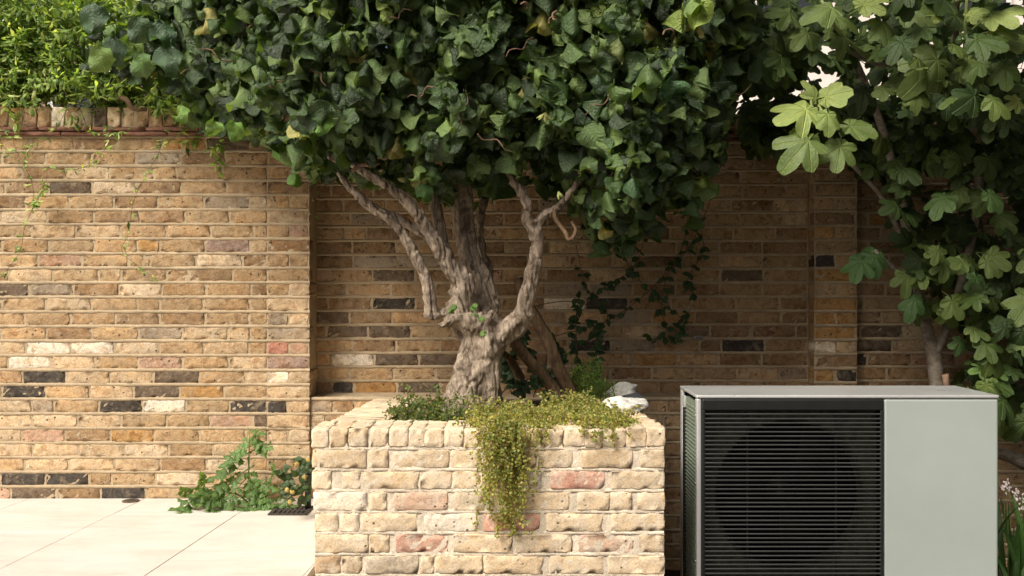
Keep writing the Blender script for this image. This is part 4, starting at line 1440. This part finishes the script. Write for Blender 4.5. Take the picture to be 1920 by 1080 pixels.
def fcol(k=1.0):
    c = random.choices([h[0] for h in FC], [h[1] for h in FC])[0]; j = random.uniform(.85, 1.15) * k
    return (c[0] * j, c[1] * j, c[2] * j, 1)


fig_rest = Bag()


def put_fig(base, tip, nrm, col, k=None, single=True):
    base = Vector(base); tip = Vector(tip)
    if not single:
        fig_rest.addm(FIG[random.randrange(10)], frame_matrix(base, tip - base, nrm, (tip - base).length), col)
        return
    o = bpy.data.objects.new('leaf', FIG_M[random.randrange(10) if k is None else k]); o.color = col; link(o)
    o.matrix_world = frame_matrix(base, tip - base, nrm, (tip - base).length); parent_keep(o, fig)


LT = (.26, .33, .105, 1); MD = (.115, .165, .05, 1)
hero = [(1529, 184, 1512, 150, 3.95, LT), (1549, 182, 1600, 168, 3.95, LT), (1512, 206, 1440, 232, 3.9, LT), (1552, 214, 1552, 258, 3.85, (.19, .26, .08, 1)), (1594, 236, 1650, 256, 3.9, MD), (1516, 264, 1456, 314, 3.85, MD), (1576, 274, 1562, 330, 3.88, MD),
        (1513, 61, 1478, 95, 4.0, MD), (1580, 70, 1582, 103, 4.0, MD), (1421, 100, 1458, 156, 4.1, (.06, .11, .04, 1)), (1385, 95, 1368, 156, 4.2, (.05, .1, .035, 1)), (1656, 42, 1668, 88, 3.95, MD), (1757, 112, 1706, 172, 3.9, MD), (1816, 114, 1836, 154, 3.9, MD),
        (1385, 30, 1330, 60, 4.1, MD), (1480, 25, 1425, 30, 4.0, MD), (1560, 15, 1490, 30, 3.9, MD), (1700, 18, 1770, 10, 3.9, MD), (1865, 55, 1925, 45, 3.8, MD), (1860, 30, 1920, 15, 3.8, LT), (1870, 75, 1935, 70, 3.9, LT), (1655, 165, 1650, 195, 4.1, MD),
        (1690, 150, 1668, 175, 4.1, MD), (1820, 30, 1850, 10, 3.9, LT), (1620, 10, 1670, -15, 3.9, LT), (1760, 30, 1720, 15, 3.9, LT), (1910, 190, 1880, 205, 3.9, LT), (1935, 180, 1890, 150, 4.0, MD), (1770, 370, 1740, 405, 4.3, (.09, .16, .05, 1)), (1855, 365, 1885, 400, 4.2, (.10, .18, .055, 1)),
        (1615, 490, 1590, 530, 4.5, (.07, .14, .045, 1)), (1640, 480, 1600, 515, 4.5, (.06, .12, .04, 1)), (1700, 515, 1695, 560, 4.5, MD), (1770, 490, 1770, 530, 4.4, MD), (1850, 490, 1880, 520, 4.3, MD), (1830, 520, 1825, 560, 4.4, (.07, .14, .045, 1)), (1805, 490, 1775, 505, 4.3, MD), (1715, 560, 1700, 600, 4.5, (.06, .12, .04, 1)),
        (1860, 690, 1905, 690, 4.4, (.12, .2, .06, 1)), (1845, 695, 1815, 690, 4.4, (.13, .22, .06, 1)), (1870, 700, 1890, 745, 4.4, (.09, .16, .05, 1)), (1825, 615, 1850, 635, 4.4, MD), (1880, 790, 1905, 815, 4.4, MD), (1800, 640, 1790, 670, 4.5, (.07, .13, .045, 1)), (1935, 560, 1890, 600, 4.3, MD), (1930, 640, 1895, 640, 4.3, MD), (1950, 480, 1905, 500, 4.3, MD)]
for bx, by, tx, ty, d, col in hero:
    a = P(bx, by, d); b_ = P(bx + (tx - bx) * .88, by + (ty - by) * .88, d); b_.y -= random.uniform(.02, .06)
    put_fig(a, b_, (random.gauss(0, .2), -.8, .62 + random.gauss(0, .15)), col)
# the rest of the crown
cnt = 0
while cnt < 2100:
    u = random.random()
    if u < .24:                  # the mass over the wall top
        x = random.uniform(1360, 2080); y = random.uniform(-120, 215); d = random.uniform(4.0, 5.1)
        if y > 150 and d < 4.5 and x < 1620: continue
    elif u < .42:                # leafy shelf over the wall and heat pump, added to shade the wall
        d = random.uniform(3.55, 4.9); X_ = random.uniform(.92, 2.7); Z_ = random.uniform(1.72, 2.25)
        x = 960 + X_ * FPX / d; y = 540 - (Z_ - CAM_H) * FPX / d
        if x < 1400 or (y > 100 and x < 1700) or (x < 1680 and d < 4.2): continue
    elif u < .58:                # upper crown out of view, stretched forward to shade wall and heat pump
        d = random.uniform(3.0, 5.3); x = 960 + random.uniform(1.0, 3.4) * FPX / d; y = 540 - random.uniform(1.02, 1.65) * FPX / d
        if y > -30: continue
    elif u < .90:                # hanging down the wall on the far right
        x = random.uniform(1640, 2150); y = random.uniform(190, 800); d = random.uniform(4.3, 5.05)
        if x < 1665 + (y - 330) * .22 and y > 330: continue
        if x < 1805 and y > 590: continue
        if y > 600: d = random.uniform(4.2, 5.0)
    else:                        # low fringe in front of the recessed wall
        x = random.uniform(1400, 1720); y = random.uniform(185, 275 + (x > 1600) * 40); d = random.uniform(4.6, 5.1)
    if 1405 < x < 1465 and 130 < y < 195: continue
    p = P(x, y, d); s = random.uniform(.055, .105)
    a = random.uniform(-2.6, 2.6)
    dr = Vector((math.sin(a) * .8, -.35 + random.gauss(0, .25), -.55 + .5 * random.gauss(0, 1)))
    put_fig(p, p + dr.normalized() * s, (random.gauss(0, .5), -.55 + random.gauss(0, .25), .8 + random.gauss(0, .3)), fcol(), single=cnt < 245 and -20 < y < 760 and x < 1940)
    cnt += 1
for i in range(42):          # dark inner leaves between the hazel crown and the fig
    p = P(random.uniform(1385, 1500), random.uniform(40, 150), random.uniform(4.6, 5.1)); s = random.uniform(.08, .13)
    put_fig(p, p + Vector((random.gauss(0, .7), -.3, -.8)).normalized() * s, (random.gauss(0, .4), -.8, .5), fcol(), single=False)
o = parent_keep(obj('foliage', fig_rest.mesh('fig_foliage', M['fig_j'])), fig); o['kind'] = 'stuff'
# thin leaf stalk clusters and young figs
M['figfruit'] = plain_material('young_fig', (.09, .15, .05), .5, .4, var=.25)
for (px, py, d) in [(1647, 22, 3.95), (1660, 30, 3.97), (1798, 77, 3.95), (1815, 70, 3.95), (1408, 62, 4.1)]:
    bb = Bag(); bb.add(*tube(catmull([(0, 0, .022, .003), (0, 0, .014, .010), (0, 0, 0, .0165), (0, 0, -.014, .012), (0, 0, -.019, .003)], 4), 10)[:2])
    parent_keep(obj('fig_fruit', bb.mesh('fig_fruit', M['figfruit']), None, P(px, py, d)), fig)
bb = Bag(); bb.add(*tube(catmull([(0, 0, .024, .004), (0, 0, .014, .014), (0, 0, 0, .022), (0, 0, -.018, .016), (0, 0, -.024, .004)], 4), 12)[:2])
parent_keep(obj('fig_fruit', bb.mesh('fig_fruit', plain_material('ripe_fig', (.30, .16, .05), .5, .4)), None, P(1672, 92, 4.15)), fig)
for pts in ([fx_(1805, 150, 5, 4.3), fx_(1810, 90, 4.5, 4.0), fx_(1812, 20, 3.5, 3.92), fx_(1815, -20, 3, 3.9)], [fx_(1640, 118, 4, 4.2), fx_(1575, 62, 3.5, 4.0), fx_(1540, 0, 3, 3.98)], [fx_(1530, 190, 3.5, 4.0), fx_(1545, 215, 3, 3.92), fx_(1560, 245, 3, 3.92)], [fx_(1545, 240, 3.5, 4.1), fx_(1525, 215, 3, 3.95), fx_(1520, 180, 2.5, 3.95)]):
    k = tube(catmull(pts, 6), 8)
    parent_keep(obj('shoot', tri_mesh('shoot', k[0], k[1], M['gstem'])), fig)

# ------------------------------------------------------------------ jasmine along the wall top
def simple_leaf(w, nv=5, seed=0, curl=.5, fold=.2):
    return grid_leaf(lambda v: w * math.sin(math.pi * v ** .8) if 0 < v < 1 else 0, 3, nv, 1, fold, curl, 0, .0, 0, seed, .04)


JL = [simple_leaf(random.uniform(.12, .19), 5, 800 + i, random.uniform(.1, 1.0), random.uniform(0, .4)) for i in range(8)]
JC = [((.23, .34, .095), 4), ((.34, .45, .15), 3), ((.14, .23, .06), 3), ((.48, .54, .25), 1.5), ((.07, .12, .035), 1.6)]


def jcol(k=1.0):
    c = random.choices([h[0] for h in JC], [h[1] for h in JC])[0]; j = random.uniform(.8, 1.2) * k
    return (c[0] * j, c[1] * j, c[2] * j, 1)


jas = thing('jasmine_vine', 'bright green tangled jasmine spilling over the coping of the wall', 'climber', (-2.2, 5.1, 1.96))
lb, sb = Bag(), Bag()


def spray(p0, d0, L, n, bag, sbag, size=(.02, .04), grav=.5, col=jcol, r=.0013, leaf=JL, pin=3, kc=1.0):
    """A wiry shoot with small leaves in opposite pairs."""
    p = Vector(p0); d = Vector(d0).normalized(); st = L / n
    pts = [tuple(p) + (r,)]
    for i in range(n):
        d = (d + Vector((random.gauss(0, .16), random.gauss(0, .16), random.gauss(0, .16) - grav * .16))).normalized()
        p = p + d * st
        pts.append(tuple(p) + (r * (1 - .5 * i / n),))
        for s in range(pin):
            side = Vector((random.gauss(0, 1), random.gauss(0, .8), random.gauss(0, 1)))
            ld = (d * .5 + side.normalized()).normalized(); ld.z -= .15
            bag.addm(random.choice(leaf), frame_matrix(p, ld, (random.gauss(0, .5), -.5, 1), random.uniform(*size)), col(kc))
    k = tube(np.array(pts), 4)
    sbag.add(k[0], k[1])


for i in range(1150):
    x = random.uniform(-3.1, -1.45); yy = random.uniform(4.95, 5.5); hgt = 2.02 + random.uniform(.0, .58) - max(0, (x + 1.9)) * .5
    f = random.random()
    spray((x, yy, hgt), (random.gauss(0, 1), -.6 + random.gauss(0, .6), random.gauss(.25, .6)), random.uniform(.1, .3), random.randint(5, 9), lb, sb, (.032, .066), .3)
for i in range(120):          # darker lower fringe resting on the coping
    x = random.uniform(-3.1, -1.5)
    spray((x, random.uniform(5.02, 5.3), 1.99 + random.uniform(0, .1)), (random.gauss(0, 1), -.3, random.gauss(.25, .3)), random.uniform(.1, .2), 6, lb, sb, (.024, .045), .5)
o = parent_keep(obj('foliage', lb.mesh('jasmine_foliage', M['small'])), jas); o['kind'] = 'stuff'
o = parent_keep(obj('stems', sb.mesh('jasmine_stems', M['wstem'])), jas); o['kind'] = 'stuff'
k = tube(catmull([fx_(205, 180, 4, 5.0), fx_(235, 186, 5, 4.97), fx_(250, 203, 4.5, 4.95), fx_(275, 205, 4, 4.98)], 6), 8)
parent_keep(obj('woody_stem', tri_mesh('woody_stem', k[0], k[1], M['barkd'])), jas)
# shoots hanging in front of the brickwork, each a part
for pts, npin, dens in [([(30, 215), (25, 265), (45, 310), (60, 345), (62, 385), (45, 430), (38, 470), (10, 510)], 3, 13), ([(120, 215), (95, 255), (60, 275), (45, 300)], 3, 7), ([(200, 225), (205, 262), (180, 300), (140, 318), (90, 315)], 3, 12), ([(310, 225), (300, 280), (270, 335), (250, 380), (240, 440), (228, 470), (260, 500), (290, 520)], 2, 16), ([(90, 330), (70, 375), (60, 385)], 4, 8), ([(585, 320), (600, 345), (590, 370), (580, 395), (588, 405)], 1, 7), ([(380, 215), (350, 240), (320, 262), (290, 275)], 3, 8), ([(150, 205), (170, 245), (215, 250), (240, 240)], 3, 8), ([(15, 235), (0, 262), (20, 290)], 3, 6)]:
    hb = Bag(); hs = Bag()
    d = 4.955 if pts[0][0] < 500 else 4.93
    path = catmull([tuple(P(x, y, d - .03 * (i > 0) + random.uniform(-.015, .015))) + (.0011,) for i, (x, y) in enumerate(pts)], 6)
    k = tube(path, 4); sh = obj('hanging_shoot', tri_mesh('hanging_shoot', k[0], k[1], M['wstem'])); parent_keep(sh, jas)
    for i in np.linspace(2, len(path) - 1, dens).astype(int):
        for s in range(npin):
            ld = Vector((random.gauss(0, 1), -.5 + random.gauss(0, .4), random.gauss(0, .5) - .2))
            hb.addm(random.choice(JL), frame_matrix(path[i][:3], ld, (random.gauss(0, .5), -.7, .8), random.uniform(.024, .048)), jcol(1.1))
    o = obj('leaf_spray', hb.mesh('leaf_spray', M['small'])); parent_keep(o, jas); o['kind'] = 'stuff'

# ------------------------------------------------------------------ wire vine in the planter
WL = []
for i in range(4):
    a = np.linspace(0, 2 * math.pi, 7)[:-1]
    V = np.array([(0, 0, .05)] + [(math.sin(t) * .5, .5 + math.cos(t) * .5, .1 * math.sin(t * 2 + i)) for t in a])
    F = np.array([(0, 0, 0)] * 0 + [(0 + 0, 0, 0)] * 0, dtype=np.int32).reshape(-1, 3)
    F = quads([tuple(range(1, 7))[::-1]])
    WL.append((V, F, np.zeros((7, 2)) + .5))
WC = [((.38, .36, .10), 4), ((.27, .31, .08), 4), ((.48, .44, .16), 2), ((.17, .21, .06), 2.5), ((.28, .18, .09), 1)]
WC2 = [((.16, .20, .055), 4), ((.10, .15, .045), 4), ((.24, .26, .08), 2), ((.14, .09, .05), 1.2)]


def wcol(lst):
    c = random.choices([h[0] for h in lst], [h[1] for h in lst])[0]; j = random.uniform(.8, 1.2)
    return (c[0] * j, c[1] * j, c[2] * j, 1)


def wire(bag, sbag, p, d, L, n, cols, grav=.6, fy=None, size=(.007, .0115)):
    p = Vector(p); d = Vector(d).normalized(); st = L / n; pts = [tuple(p) + (.0007,)]
    for i in range(n):
        d = (d + Vector((random.gauss(0, .3), random.gauss(0, .3), random.gauss(0, .3) - grav * .2))).normalized()
        p = p + d * st
        if fy is not None and p.y > fy - .006 and p.z < .55: p.y = fy - .006 - random.random() * .02
        zf = .50
        if fy is None and p.z < zf: p.z = zf + random.random() * .02
        pts.append(tuple(p) + (.0007,))
        for s in range(3):
            ld = Vector((random.gauss(0, 1), random.gauss(-.3, .8), random.gauss(0, 1)))
            bag.addm(random.choice(WL), frame_matrix(p + Vector((random.gauss(0, .006), random.gauss(0, .006), random.gauss(0, .006))), ld, (random.gauss(0, .7), -1, random.gauss(.6, .6)), random.uniform(*size)), wcol(cols))
    k = tube(np.array(pts), 3, cap=False); sbag.add(k[0], k[1])


def mat_plant(name, label, zones, cols, loc, trail=None):
    t = thing(name, label, 'ground cover', loc)
    a, s_ = Bag(), Bag()
    for (px0, px1, d0, d1, h0, h1, num) in zones:
        for i in range(num):
            d = random.uniform(d0, d1); px = random.uniform(px0, px1)
            x = (px - 960) * d / FPX
            edge = 1 - abs((px - (px0 + px1) / 2) / ((px1 - px0) / 2)) ** 3 * .6
            z = random.uniform(h0, h0 + (h1 - h0) * edge)
            wire(a, s_, (x, d, z), (random.gauss(0, 1), random.gauss(-.2, 1), random.gauss(.3, .5)), random.uniform(.04, .10), 7, cols)
    if trail: trail(a, s_, cols)
    o = parent_keep(obj('foliage', a.mesh('wire_vine_foliage', M['small'], False)), t); o['kind'] = 'stuff'
    o = parent_keep(obj('stems', s_.mesh('wire_vine_stems', M['wstem'])), t); o['kind'] = 'stuff'
    return t


mat_plant('creeping_plant', 'low patch of small leaved creeper on soil at the open left side of the trunk', [(735, 870, 3.80, 4.25, .50, .60, 170)], WC2 + [((.13, .22, .05), 1.5)], P(800, 790, 3.9))


def trail(a, s_, cols):
    for i in range(78):       # over the front edge and down the brick face
        px = random.gauss(944, 20); px = max(890, min(1000, px))
        x = (px - 960) / PS
        L = random.uniform(.06, .44) * max(.15, 1.0 - (abs(px - 946) / 66) ** 1.2)
        L = max(.06, L)
        for q in range(1):
            wire(a, s_, (x, PF + .02 - random.random() * .03, .575 + random.random() * .02), (random.gauss(0, .25), -.55, -.5), L + .04, max(7, int(L / .013)), cols, grav=1.4, fy=PF)
    for i in range(5):
        x = (random.gauss(945, 8) - 960) / PS
        wire(a, s_, (x, PF - .02, .27), (random.gauss(0, .15), -.1, -1), random.uniform(.06, .11), 9, cols, grav=1.4, fy=PF)
    for i in range(24):        # short tufts over the edge further along
        px = random.choice([random.uniform(1065, 1180), random.uniform(1090, 1160), random.uniform(990, 1040)])
        wire(a, s_, ((px - 960) / PS, PF + .03, .575), (random.gauss(0, .5), -.7, -.1), random.uniform(.04, .1), 7, cols, grav=1.2, fy=PF)


mat_plant('wire_vine', 'yellow green wire vine trailing in a long curtain down the planter front', [(885, 1020, 3.58, 4.05, .53, .60, 220), (1010, 1135, 3.60, 4.25, .53, .605, 250), (1125, 1185, 3.58, 3.84, .53, .585, 70)], WC, P(950, 800, 3.7), trail)

# ------------------------------------------------------------------ rosemary and leafy shoots behind it
ros = thing('rosemary_bush', 'small upright green rosemary bush beside the white stones', 'shrub', P(1100, 745, 4.55))
NL = [simple_leaf(.06, 4, 850 + i, .3, .1) for i in range(4)]
a, s_ = Bag(), Bag()
def rcol(k=1.0):
    c = random.choice([(.15, .26, .06), (.21, .33, .07), (.10, .18, .045)]); return tuple(v * random.uniform(.85, 1.15) for v in c) + (1,)
for i in range(34):
    px = random.gauss(1098, 15); p = P(px, random.uniform(735, 750), random.uniform(4.48, 4.62))
    if i > 26: p = P(random.gauss(1128, 8), 748, 4.5)
    spray(p, (random.gauss(0, .25), random.gauss(-.1, .2), 1), (random.uniform(.10, .22) if i <= 26 else .09), 12, a, s_, (.018, .03), -.1, rcol, .0012, NL, 4)
o = parent_keep(obj('foliage', a.mesh('rosemary_foliage', M['small'])), ros); o['kind'] = 'stuff'
o = parent_keep(obj('stems', s_.mesh('rosemary_stems', M['wstem'])), ros); o['kind'] = 'stuff'

OV = [simple_leaf(random.uniform(.28, .36), 5, 870 + i, random.uniform(.2, .9), .2) for i in range(5)]
OV_M = [tri_mesh('oval_leaf', v, f, M['weed'], u) for v, f, u in OV]


def climber(name, label, loc, runs, col, size, per=2, cat='climber'):
    t = thing(name, label, cat, loc)
    for pts, d, r, dens in runs:
        path = catmull([tuple(P(x, y, d)) + (r,) for x, y in pts], 6)
        path[:, 1] += RNG.normal(0, .008, len(path))
        k = tube(path, 5); parent_keep(obj('stem', tri_mesh('stem', k[0], k[1], M['wstem'])), t)
        for i in np.linspace(3, len(path) - 1, dens).astype(int):
            for s in range(per):
                o = bpy.data.objects.new('leaf', random.choice(OV_M)); link(o)
                j = random.uniform(.75, 1.25); o.color = (col[0] * j, col[1] * j, col[2] * j, 1)
                o.matrix_world = frame_matrix(path[i][:3], (random.gauss(0, 1), -.5, random.gauss(-.4, .6)), (random.gauss(0, .5), -1, .6), random.uniform(*size)); parent_keep(o, t)
    return t


climber('wall_climber', 'thin dark green climber straggling across the shaded recessed wall', P(1270, 640, 5.12),
        [([(1290, 400), (1280, 460), (1250, 520), (1240, 580), (1250, 620), (1230, 640)], 5.12, .002, 13), ([(1330, 380), (1300, 450), (1260, 500), (1200, 560), (1130, 605), (1040, 630)], 5.1, .0022, 15), ([(1150, 440), (1180, 500), (1230, 560), (1280, 600), (1270, 640)], 5.12, .0018, 14), ([(1080, 460), (1100, 540), (1140, 590), (1100, 640)], 5.1, .0018, 12), ([(1300, 570), (1280, 600), (1270, 630), (1220, 630)], 5.12, .0015, 7), ([(960, 590), (1000, 575), (1060, 565), (1120, 575)], 5.0, .0025, 2), ([(1210, 440), (1190, 500), (1130, 540)], 5.1, .0018, 10), ([(1310, 420), (1320, 470), (1290, 520), (1300, 550)], 5.12, .0018, 8)], (.045, .09, .035), (.03, .055), 2)
climber('leafy_shrub', 'dark leafy shoots growing behind the trunk and rosemary at the back of planter', P(1090, 740, 4.8),
        [([(1080, 745), (1082, 680), (1080, 600), (1085, 560)], 4.8, .003, 12), ([(1100, 745), (1115, 690), (1120, 640), (1110, 600)], 4.8, .003, 14), ([(1060, 740), (1045, 700), (1050, 650)], 4.8, .003, 12), ([(1000, 745), (1010, 700), (990, 660), (970, 600)], 4.75, .003, 16), ([(960, 740), (950, 690), (975, 640), (960, 590)], 4.7, .003, 15), ([(1020, 745), (1035, 720), (1030, 690)], 4.6, .003, 12), ([(940, 740), (960, 700), (940, 660)], 4.55, .003, 10), ([(985, 745), (980, 720), (1010, 700)], 4.4, .003, 9)], (.035, .07, .026), (.035, .06), 3, 'shrub')

# ------------------------------------------------------------------ tomato-like weed at the foot of the wall
def lobed_leaf(seed):
    """One compound leaf: rachis with toothed leaflets, length 1 along +Y."""
    rg = np.random.default_rng(seed)
    bag_V, bag_F, bag_U = [], [], []; n = 0
    def wfun(v):
        if v <= 0 or v >= 1: return 0
        return .29 * math.sin(math.pi * v ** .75) * (1 + .38 * math.cos(v * 6.5 * math.pi))
    for t, side, s in [(.22, -1, .26), (.22, 1, .26), (.40, -1, .36), (.42, 1, .36), (.62, -1, .38), (.64, 1, .38), (.74, 0, .46), (.52, 1, .14), (.52, -1, .14)]:
        V, F, U = grid_leaf(wfun, 5, 10, 1, .15, rg.uniform(.2, 1.0), .1, .02, .0, int(rg.integers(1e6)), .06)
        ang = -side * rg.uniform(.75, 1.1)
        ca, sa = math.cos(ang), math.sin(ang)
        V = V * s
        V = np.stack([V[:, 0] * ca - V[:, 1] * sa, V[:, 0] * sa + V[:, 1] * ca, V[:, 2]], 1)
        V[:, 1] += t; V[:, 2] += -.35 * (t ** 2) + rg.normal(0, .02)
        bag_V.append(V); bag_F.append(F + n); bag_U.append(U); n += len(V)
    k = tube(np.array([(0, -.18, .02, .014), (0, .2, 0, .013), (0, .5, -.09, .010), (0, .78, -.21, .006)]), 5)
    bag_V.append(k[0]); bag_F.append(k[1] + n); bag_U.append(np.zeros((len(k[0]), 2)))
    return np.vstack(bag_V), np.vstack(bag_F), np.vstack(bag_U)


TOM_M = [tri_mesh('compound_leaf', *(lambda q: (q[0], q[1]))(x), M['weed'], x[2]) for x in [lobed_leaf(31 + i) for i in range(6)]]
base = floor_pt(468, 946)
weed = thing('tomato_weed', 'self-sown tomato-like weed with toothed leaves against the foot of the wall', 'weed', base)
wd = base.y
for pts in ([(468, 948), (466, 900), (467, 850), (468, 805)], [(468, 945), (440, 925), (400, 925), (360, 935)], [(468, 945), (500, 930), (530, 915), (540, 900)], [(468, 945), (440, 950), (400, 945)]):
    path = catmull([tuple(P(x, y, wd - (.05 if i > 1 and pts[-1][1] > 890 else 0))) + (.0055 - .001 * i,) for i, (x, y) in enumerate(pts)], 6)
    k = tube(path, 7); parent_keep(obj('stem', tri_mesh('weed_stem', k[0], k[1], M['gstem'])), weed)
tl = [(466, 870, 470, 930, .13, 0), (466, 850, 405, 880, .14, 0), (466, 880, 420, 905, .13, 0), (468, 838, 440, 850, .1, 0), (468, 812, 452, 835, .09, 0), (469, 808, 490, 835, .09, 0), (468, 806, 480, 806, .07, 0), (468, 830, 486, 832, .085, 0),
      (455, 925, 440, 960, .12, .08), (430, 925, 400, 920, .12, .05), (400, 925, 350, 935, .13, .06), (380, 928, 370, 900, .10, .03), (370, 932, 335, 952, .13, .14), (410, 925, 420, 955, .11, .1), (395, 925, 395, 950, .11, .12), (430, 940, 390, 935, .1, .1), (385, 945, 400, 960, .09, .16), (440, 900, 395, 915, .12, .03), (360, 930, 345, 915, .09, .05),
      (500, 930, 490, 965, .12, .08), (500, 925, 525, 960, .12, .08), (520, 920, 545, 950, .11, .06), (490, 930, 470, 955, .12, .1), (510, 920, 500, 885, .1, .02), (470, 935, 455, 960, .11, .12), (490, 915, 500, 940, .1, .06), (475, 900, 500, 905, .1, .02), (455, 905, 430, 930, .12, .05), (465, 900, 480, 925, .11, .04)]
for bx, by, tx, ty, s, fw in tl:
    a = P(bx, by, wd - .02 - fw * .5); b_ = P(tx, ty, wd - .06 - fw)
    o = bpy.data.objects.new('leaf', random.choice(TOM_M)); link(o)
    j = random.uniform(.75, 1.25); o.color = (.11 * j, .19 * j, .055 * j, 1)
    d = (b_ - a)
    if a.z < .03: a.z = .03
    o.matrix_world = frame_matrix(a, d, (random.gauss(0, .3), -.55, .9), s * 1.45); parent_keep(o, weed)
# second weed with rounder leaves and dry yellow seed heads
b2 = P(560, 952, 4.55); b2.z = 0
hw_ = climber('hop_shoot', 'dark leaved shoot with dry yellow seed heads beside the black pipe', b2,
              [([(562, 955), (568, 915), (560, 880), (568, 858)], 4.55, .002, 11), ([(565, 930), (540, 900), (528, 880)], 4.55, .0015, 7), ([(570, 900), (580, 872), (584, 865)], 4.52, .0015, 8), ([(555, 940), (540, 920), (545, 905)], 4.5, .0015, 6)], (.05, .085, .03), (.035, .055), 2, 'weed')
M['seed'] = plain_material('seed_head', (.42, .32, .10), .8, .2, var=.35, scale=150, bump=.6)
for px, py in [(571, 894), (538, 918), (548, 922), (543, 942), (556, 870), (578, 862)]:
    v = rock('seed_head', (.0125, .0125, .014), int(px), M['seed'], cuts=2)
    parent_keep(obj('seed_head', v, None, P(px, py, 4.47)), hw_)

# ------------------------------------------------------------------ strap-leaved plant right of the heat pump
sp_ = P(1912, 1075, 4.1); sp_.z = -.36
strap = thing('strap_plant', 'clump of arching strap leaves with tiny pale flowers right of the heat pump', 'plant', sp_)
SLM = []
for i in range(5):
    v, f, u = grid_leaf(lambda t: .035 * (1 - t ** 3) if t > 0 else .03, 3, 9, 1, .3, random.uniform(.6, 1.7), 0, 0, 0, 950 + i, .01)
    SLM.append(tri_mesh('strap_leaf', v, f, M['weed'], u))
for i in range(75):
    o = bpy.data.objects.new('leaf', random.choice(SLM)); link(o)
    p = Vector((2.10 + random.gauss(.05, .12), 4.1 + random.gauss(0, .12), -.36 + random.uniform(0, .16)))
    j = random.uniform(.7, 1.4); o.color = (.06 * j, .13 * j, .03 * j, 1)
    dr = Vector((random.gauss(0, .5), random.gauss(-.2, .5), 1)); 
    o.matrix_world = frame_matrix(p, dr, Vector((dr.x * -1, dr.y * -1, .6)) * -1 + Vector((0, 0, 1.2)), random.uniform(.28, .52)); parent_keep(o, strap)
M['petal'] = plain_material('pale_petal', (.68, .58, .56), .6, .3)
for px, py in [(1888, 905), (1893, 918), (1908, 925), (1917, 935), (1912, 955), (1918, 988), (1912, 995), (1905, 935), (1882, 912)]:
    p = P(px, py, 4.15)
    k = tube(catmull([(p.x + random.gauss(0, .02), 4.12, -.25, .0018), (p.x, 4.14, p.z - .2, .0015), tuple(p) + (.001,)], 5), 4)
    fs = obj('flower_stalk', tri_mesh('flower_stalk', k[0], k[1], M['gstem'])); parent_keep(fs, strap)
    bb = Bag()
    for q in range(7):
        a = random.uniform(0, 6.28); bb.addm(OV[q % 5], frame_matrix(p + Vector((random.gauss(0, .008), 0, random.gauss(0, .008))), (math.cos(a), -.5, math.sin(a)), (0, -1, .3), .014))
    parent_keep(obj('blossom', bb.mesh('blossom', M['petal'])), strap)

# ------------------------------------------------------------------ neighbouring houses beyond the wall
M['roof'] = plain_material('roof_slate', (.22, .225, .24), .6, .4, var=.25, scale=6)
M['render'] = plain_material('pale_render', (.78, .70, .63), .9, .2, var=.08, scale=2)
M['farbrick'] = plain_material('far_brick', (.36, .23, .18), .9, .2, var=.3, scale=5)
M['glass'] = plain_material('window_glass', (.03, .035, .04), .1, .6)
M['white'] = plain_material('white_paint', (.78, .76, .72), .5, .4, var=.05)


def house(name, label, x0, x1, y, zt_, wallmat, nwin):
    h = thing(name, label, 'house', ((x0 + x1) / 2, y, -.42))
    def part(nm, b, m, par=None):
        bb = Bag(); bb.add(*b); o = obj(nm, bb.mesh(nm, m, False), None); parent_keep(o, h)
        if par is not None: o.parent = par; o.matrix_parent_inverse = Matrix.Identity(4)
        return o
    part('wall', box_part(x0, x1, y, y + 6, -.42, zt_), wallmat)
    part('gutter', box_part(x0 - .2, x1 + .2, y - .25, y - .02, zt_ + .002, zt_ + .12), M['white'])
    V = np.array([(x0 - .25, y - .2, zt_ + .13), (x1 + .25, y - .2, zt_ + .13), (x1 + .25, y + 3, zt_ + 2.2), (x0 - .25, y + 3, zt_ + 2.2), (x0 - .25, y + 6.2, zt_ + .13), (x1 + .25, y + 6.2, zt_ + .13)])
    F = quads([(0, 1, 2, 3), (3, 2, 5, 4), (0, 3, 4), (1, 5, 2), (0, 4, 5, 1)])
    part('roof', (V, F), M['roof'])
    for r in range(7):      # slate courses
        t0 = r / 7
        yy = y - .2 + 3.2 * t0; zz = zt_ + .13 + 2.07 * t0
        part('slate_course', box_part(x0 - .25, x1 + .25, yy - .03, yy + .02, zz - .012, zz + .035), M['roof'])
    for i in range(nwin):
        cx = x0 + (x1 - x0) * (i + .5) / nwin
        part('window', box_part(cx - .5, cx + .5, y - .05, y - .002, zt_ - 1.9, zt_ - .5), M['white'])
        part('pane', box_part(cx - .42, cx + .42, y - .062, y - .052, zt_ - 1.82, zt_ - .58), M['glass'])


house('brick_house', 'brick house with a slate roof glimpsed above the jasmine', -9.5, -4.2, 12.0, 4.18, M['farbrick'], 3)
house('rendered_house', 'pale rendered house glimpsed through gaps in the fig leaves', 2.4, 12.0, 13.0, 6.4, M['render'], 4)
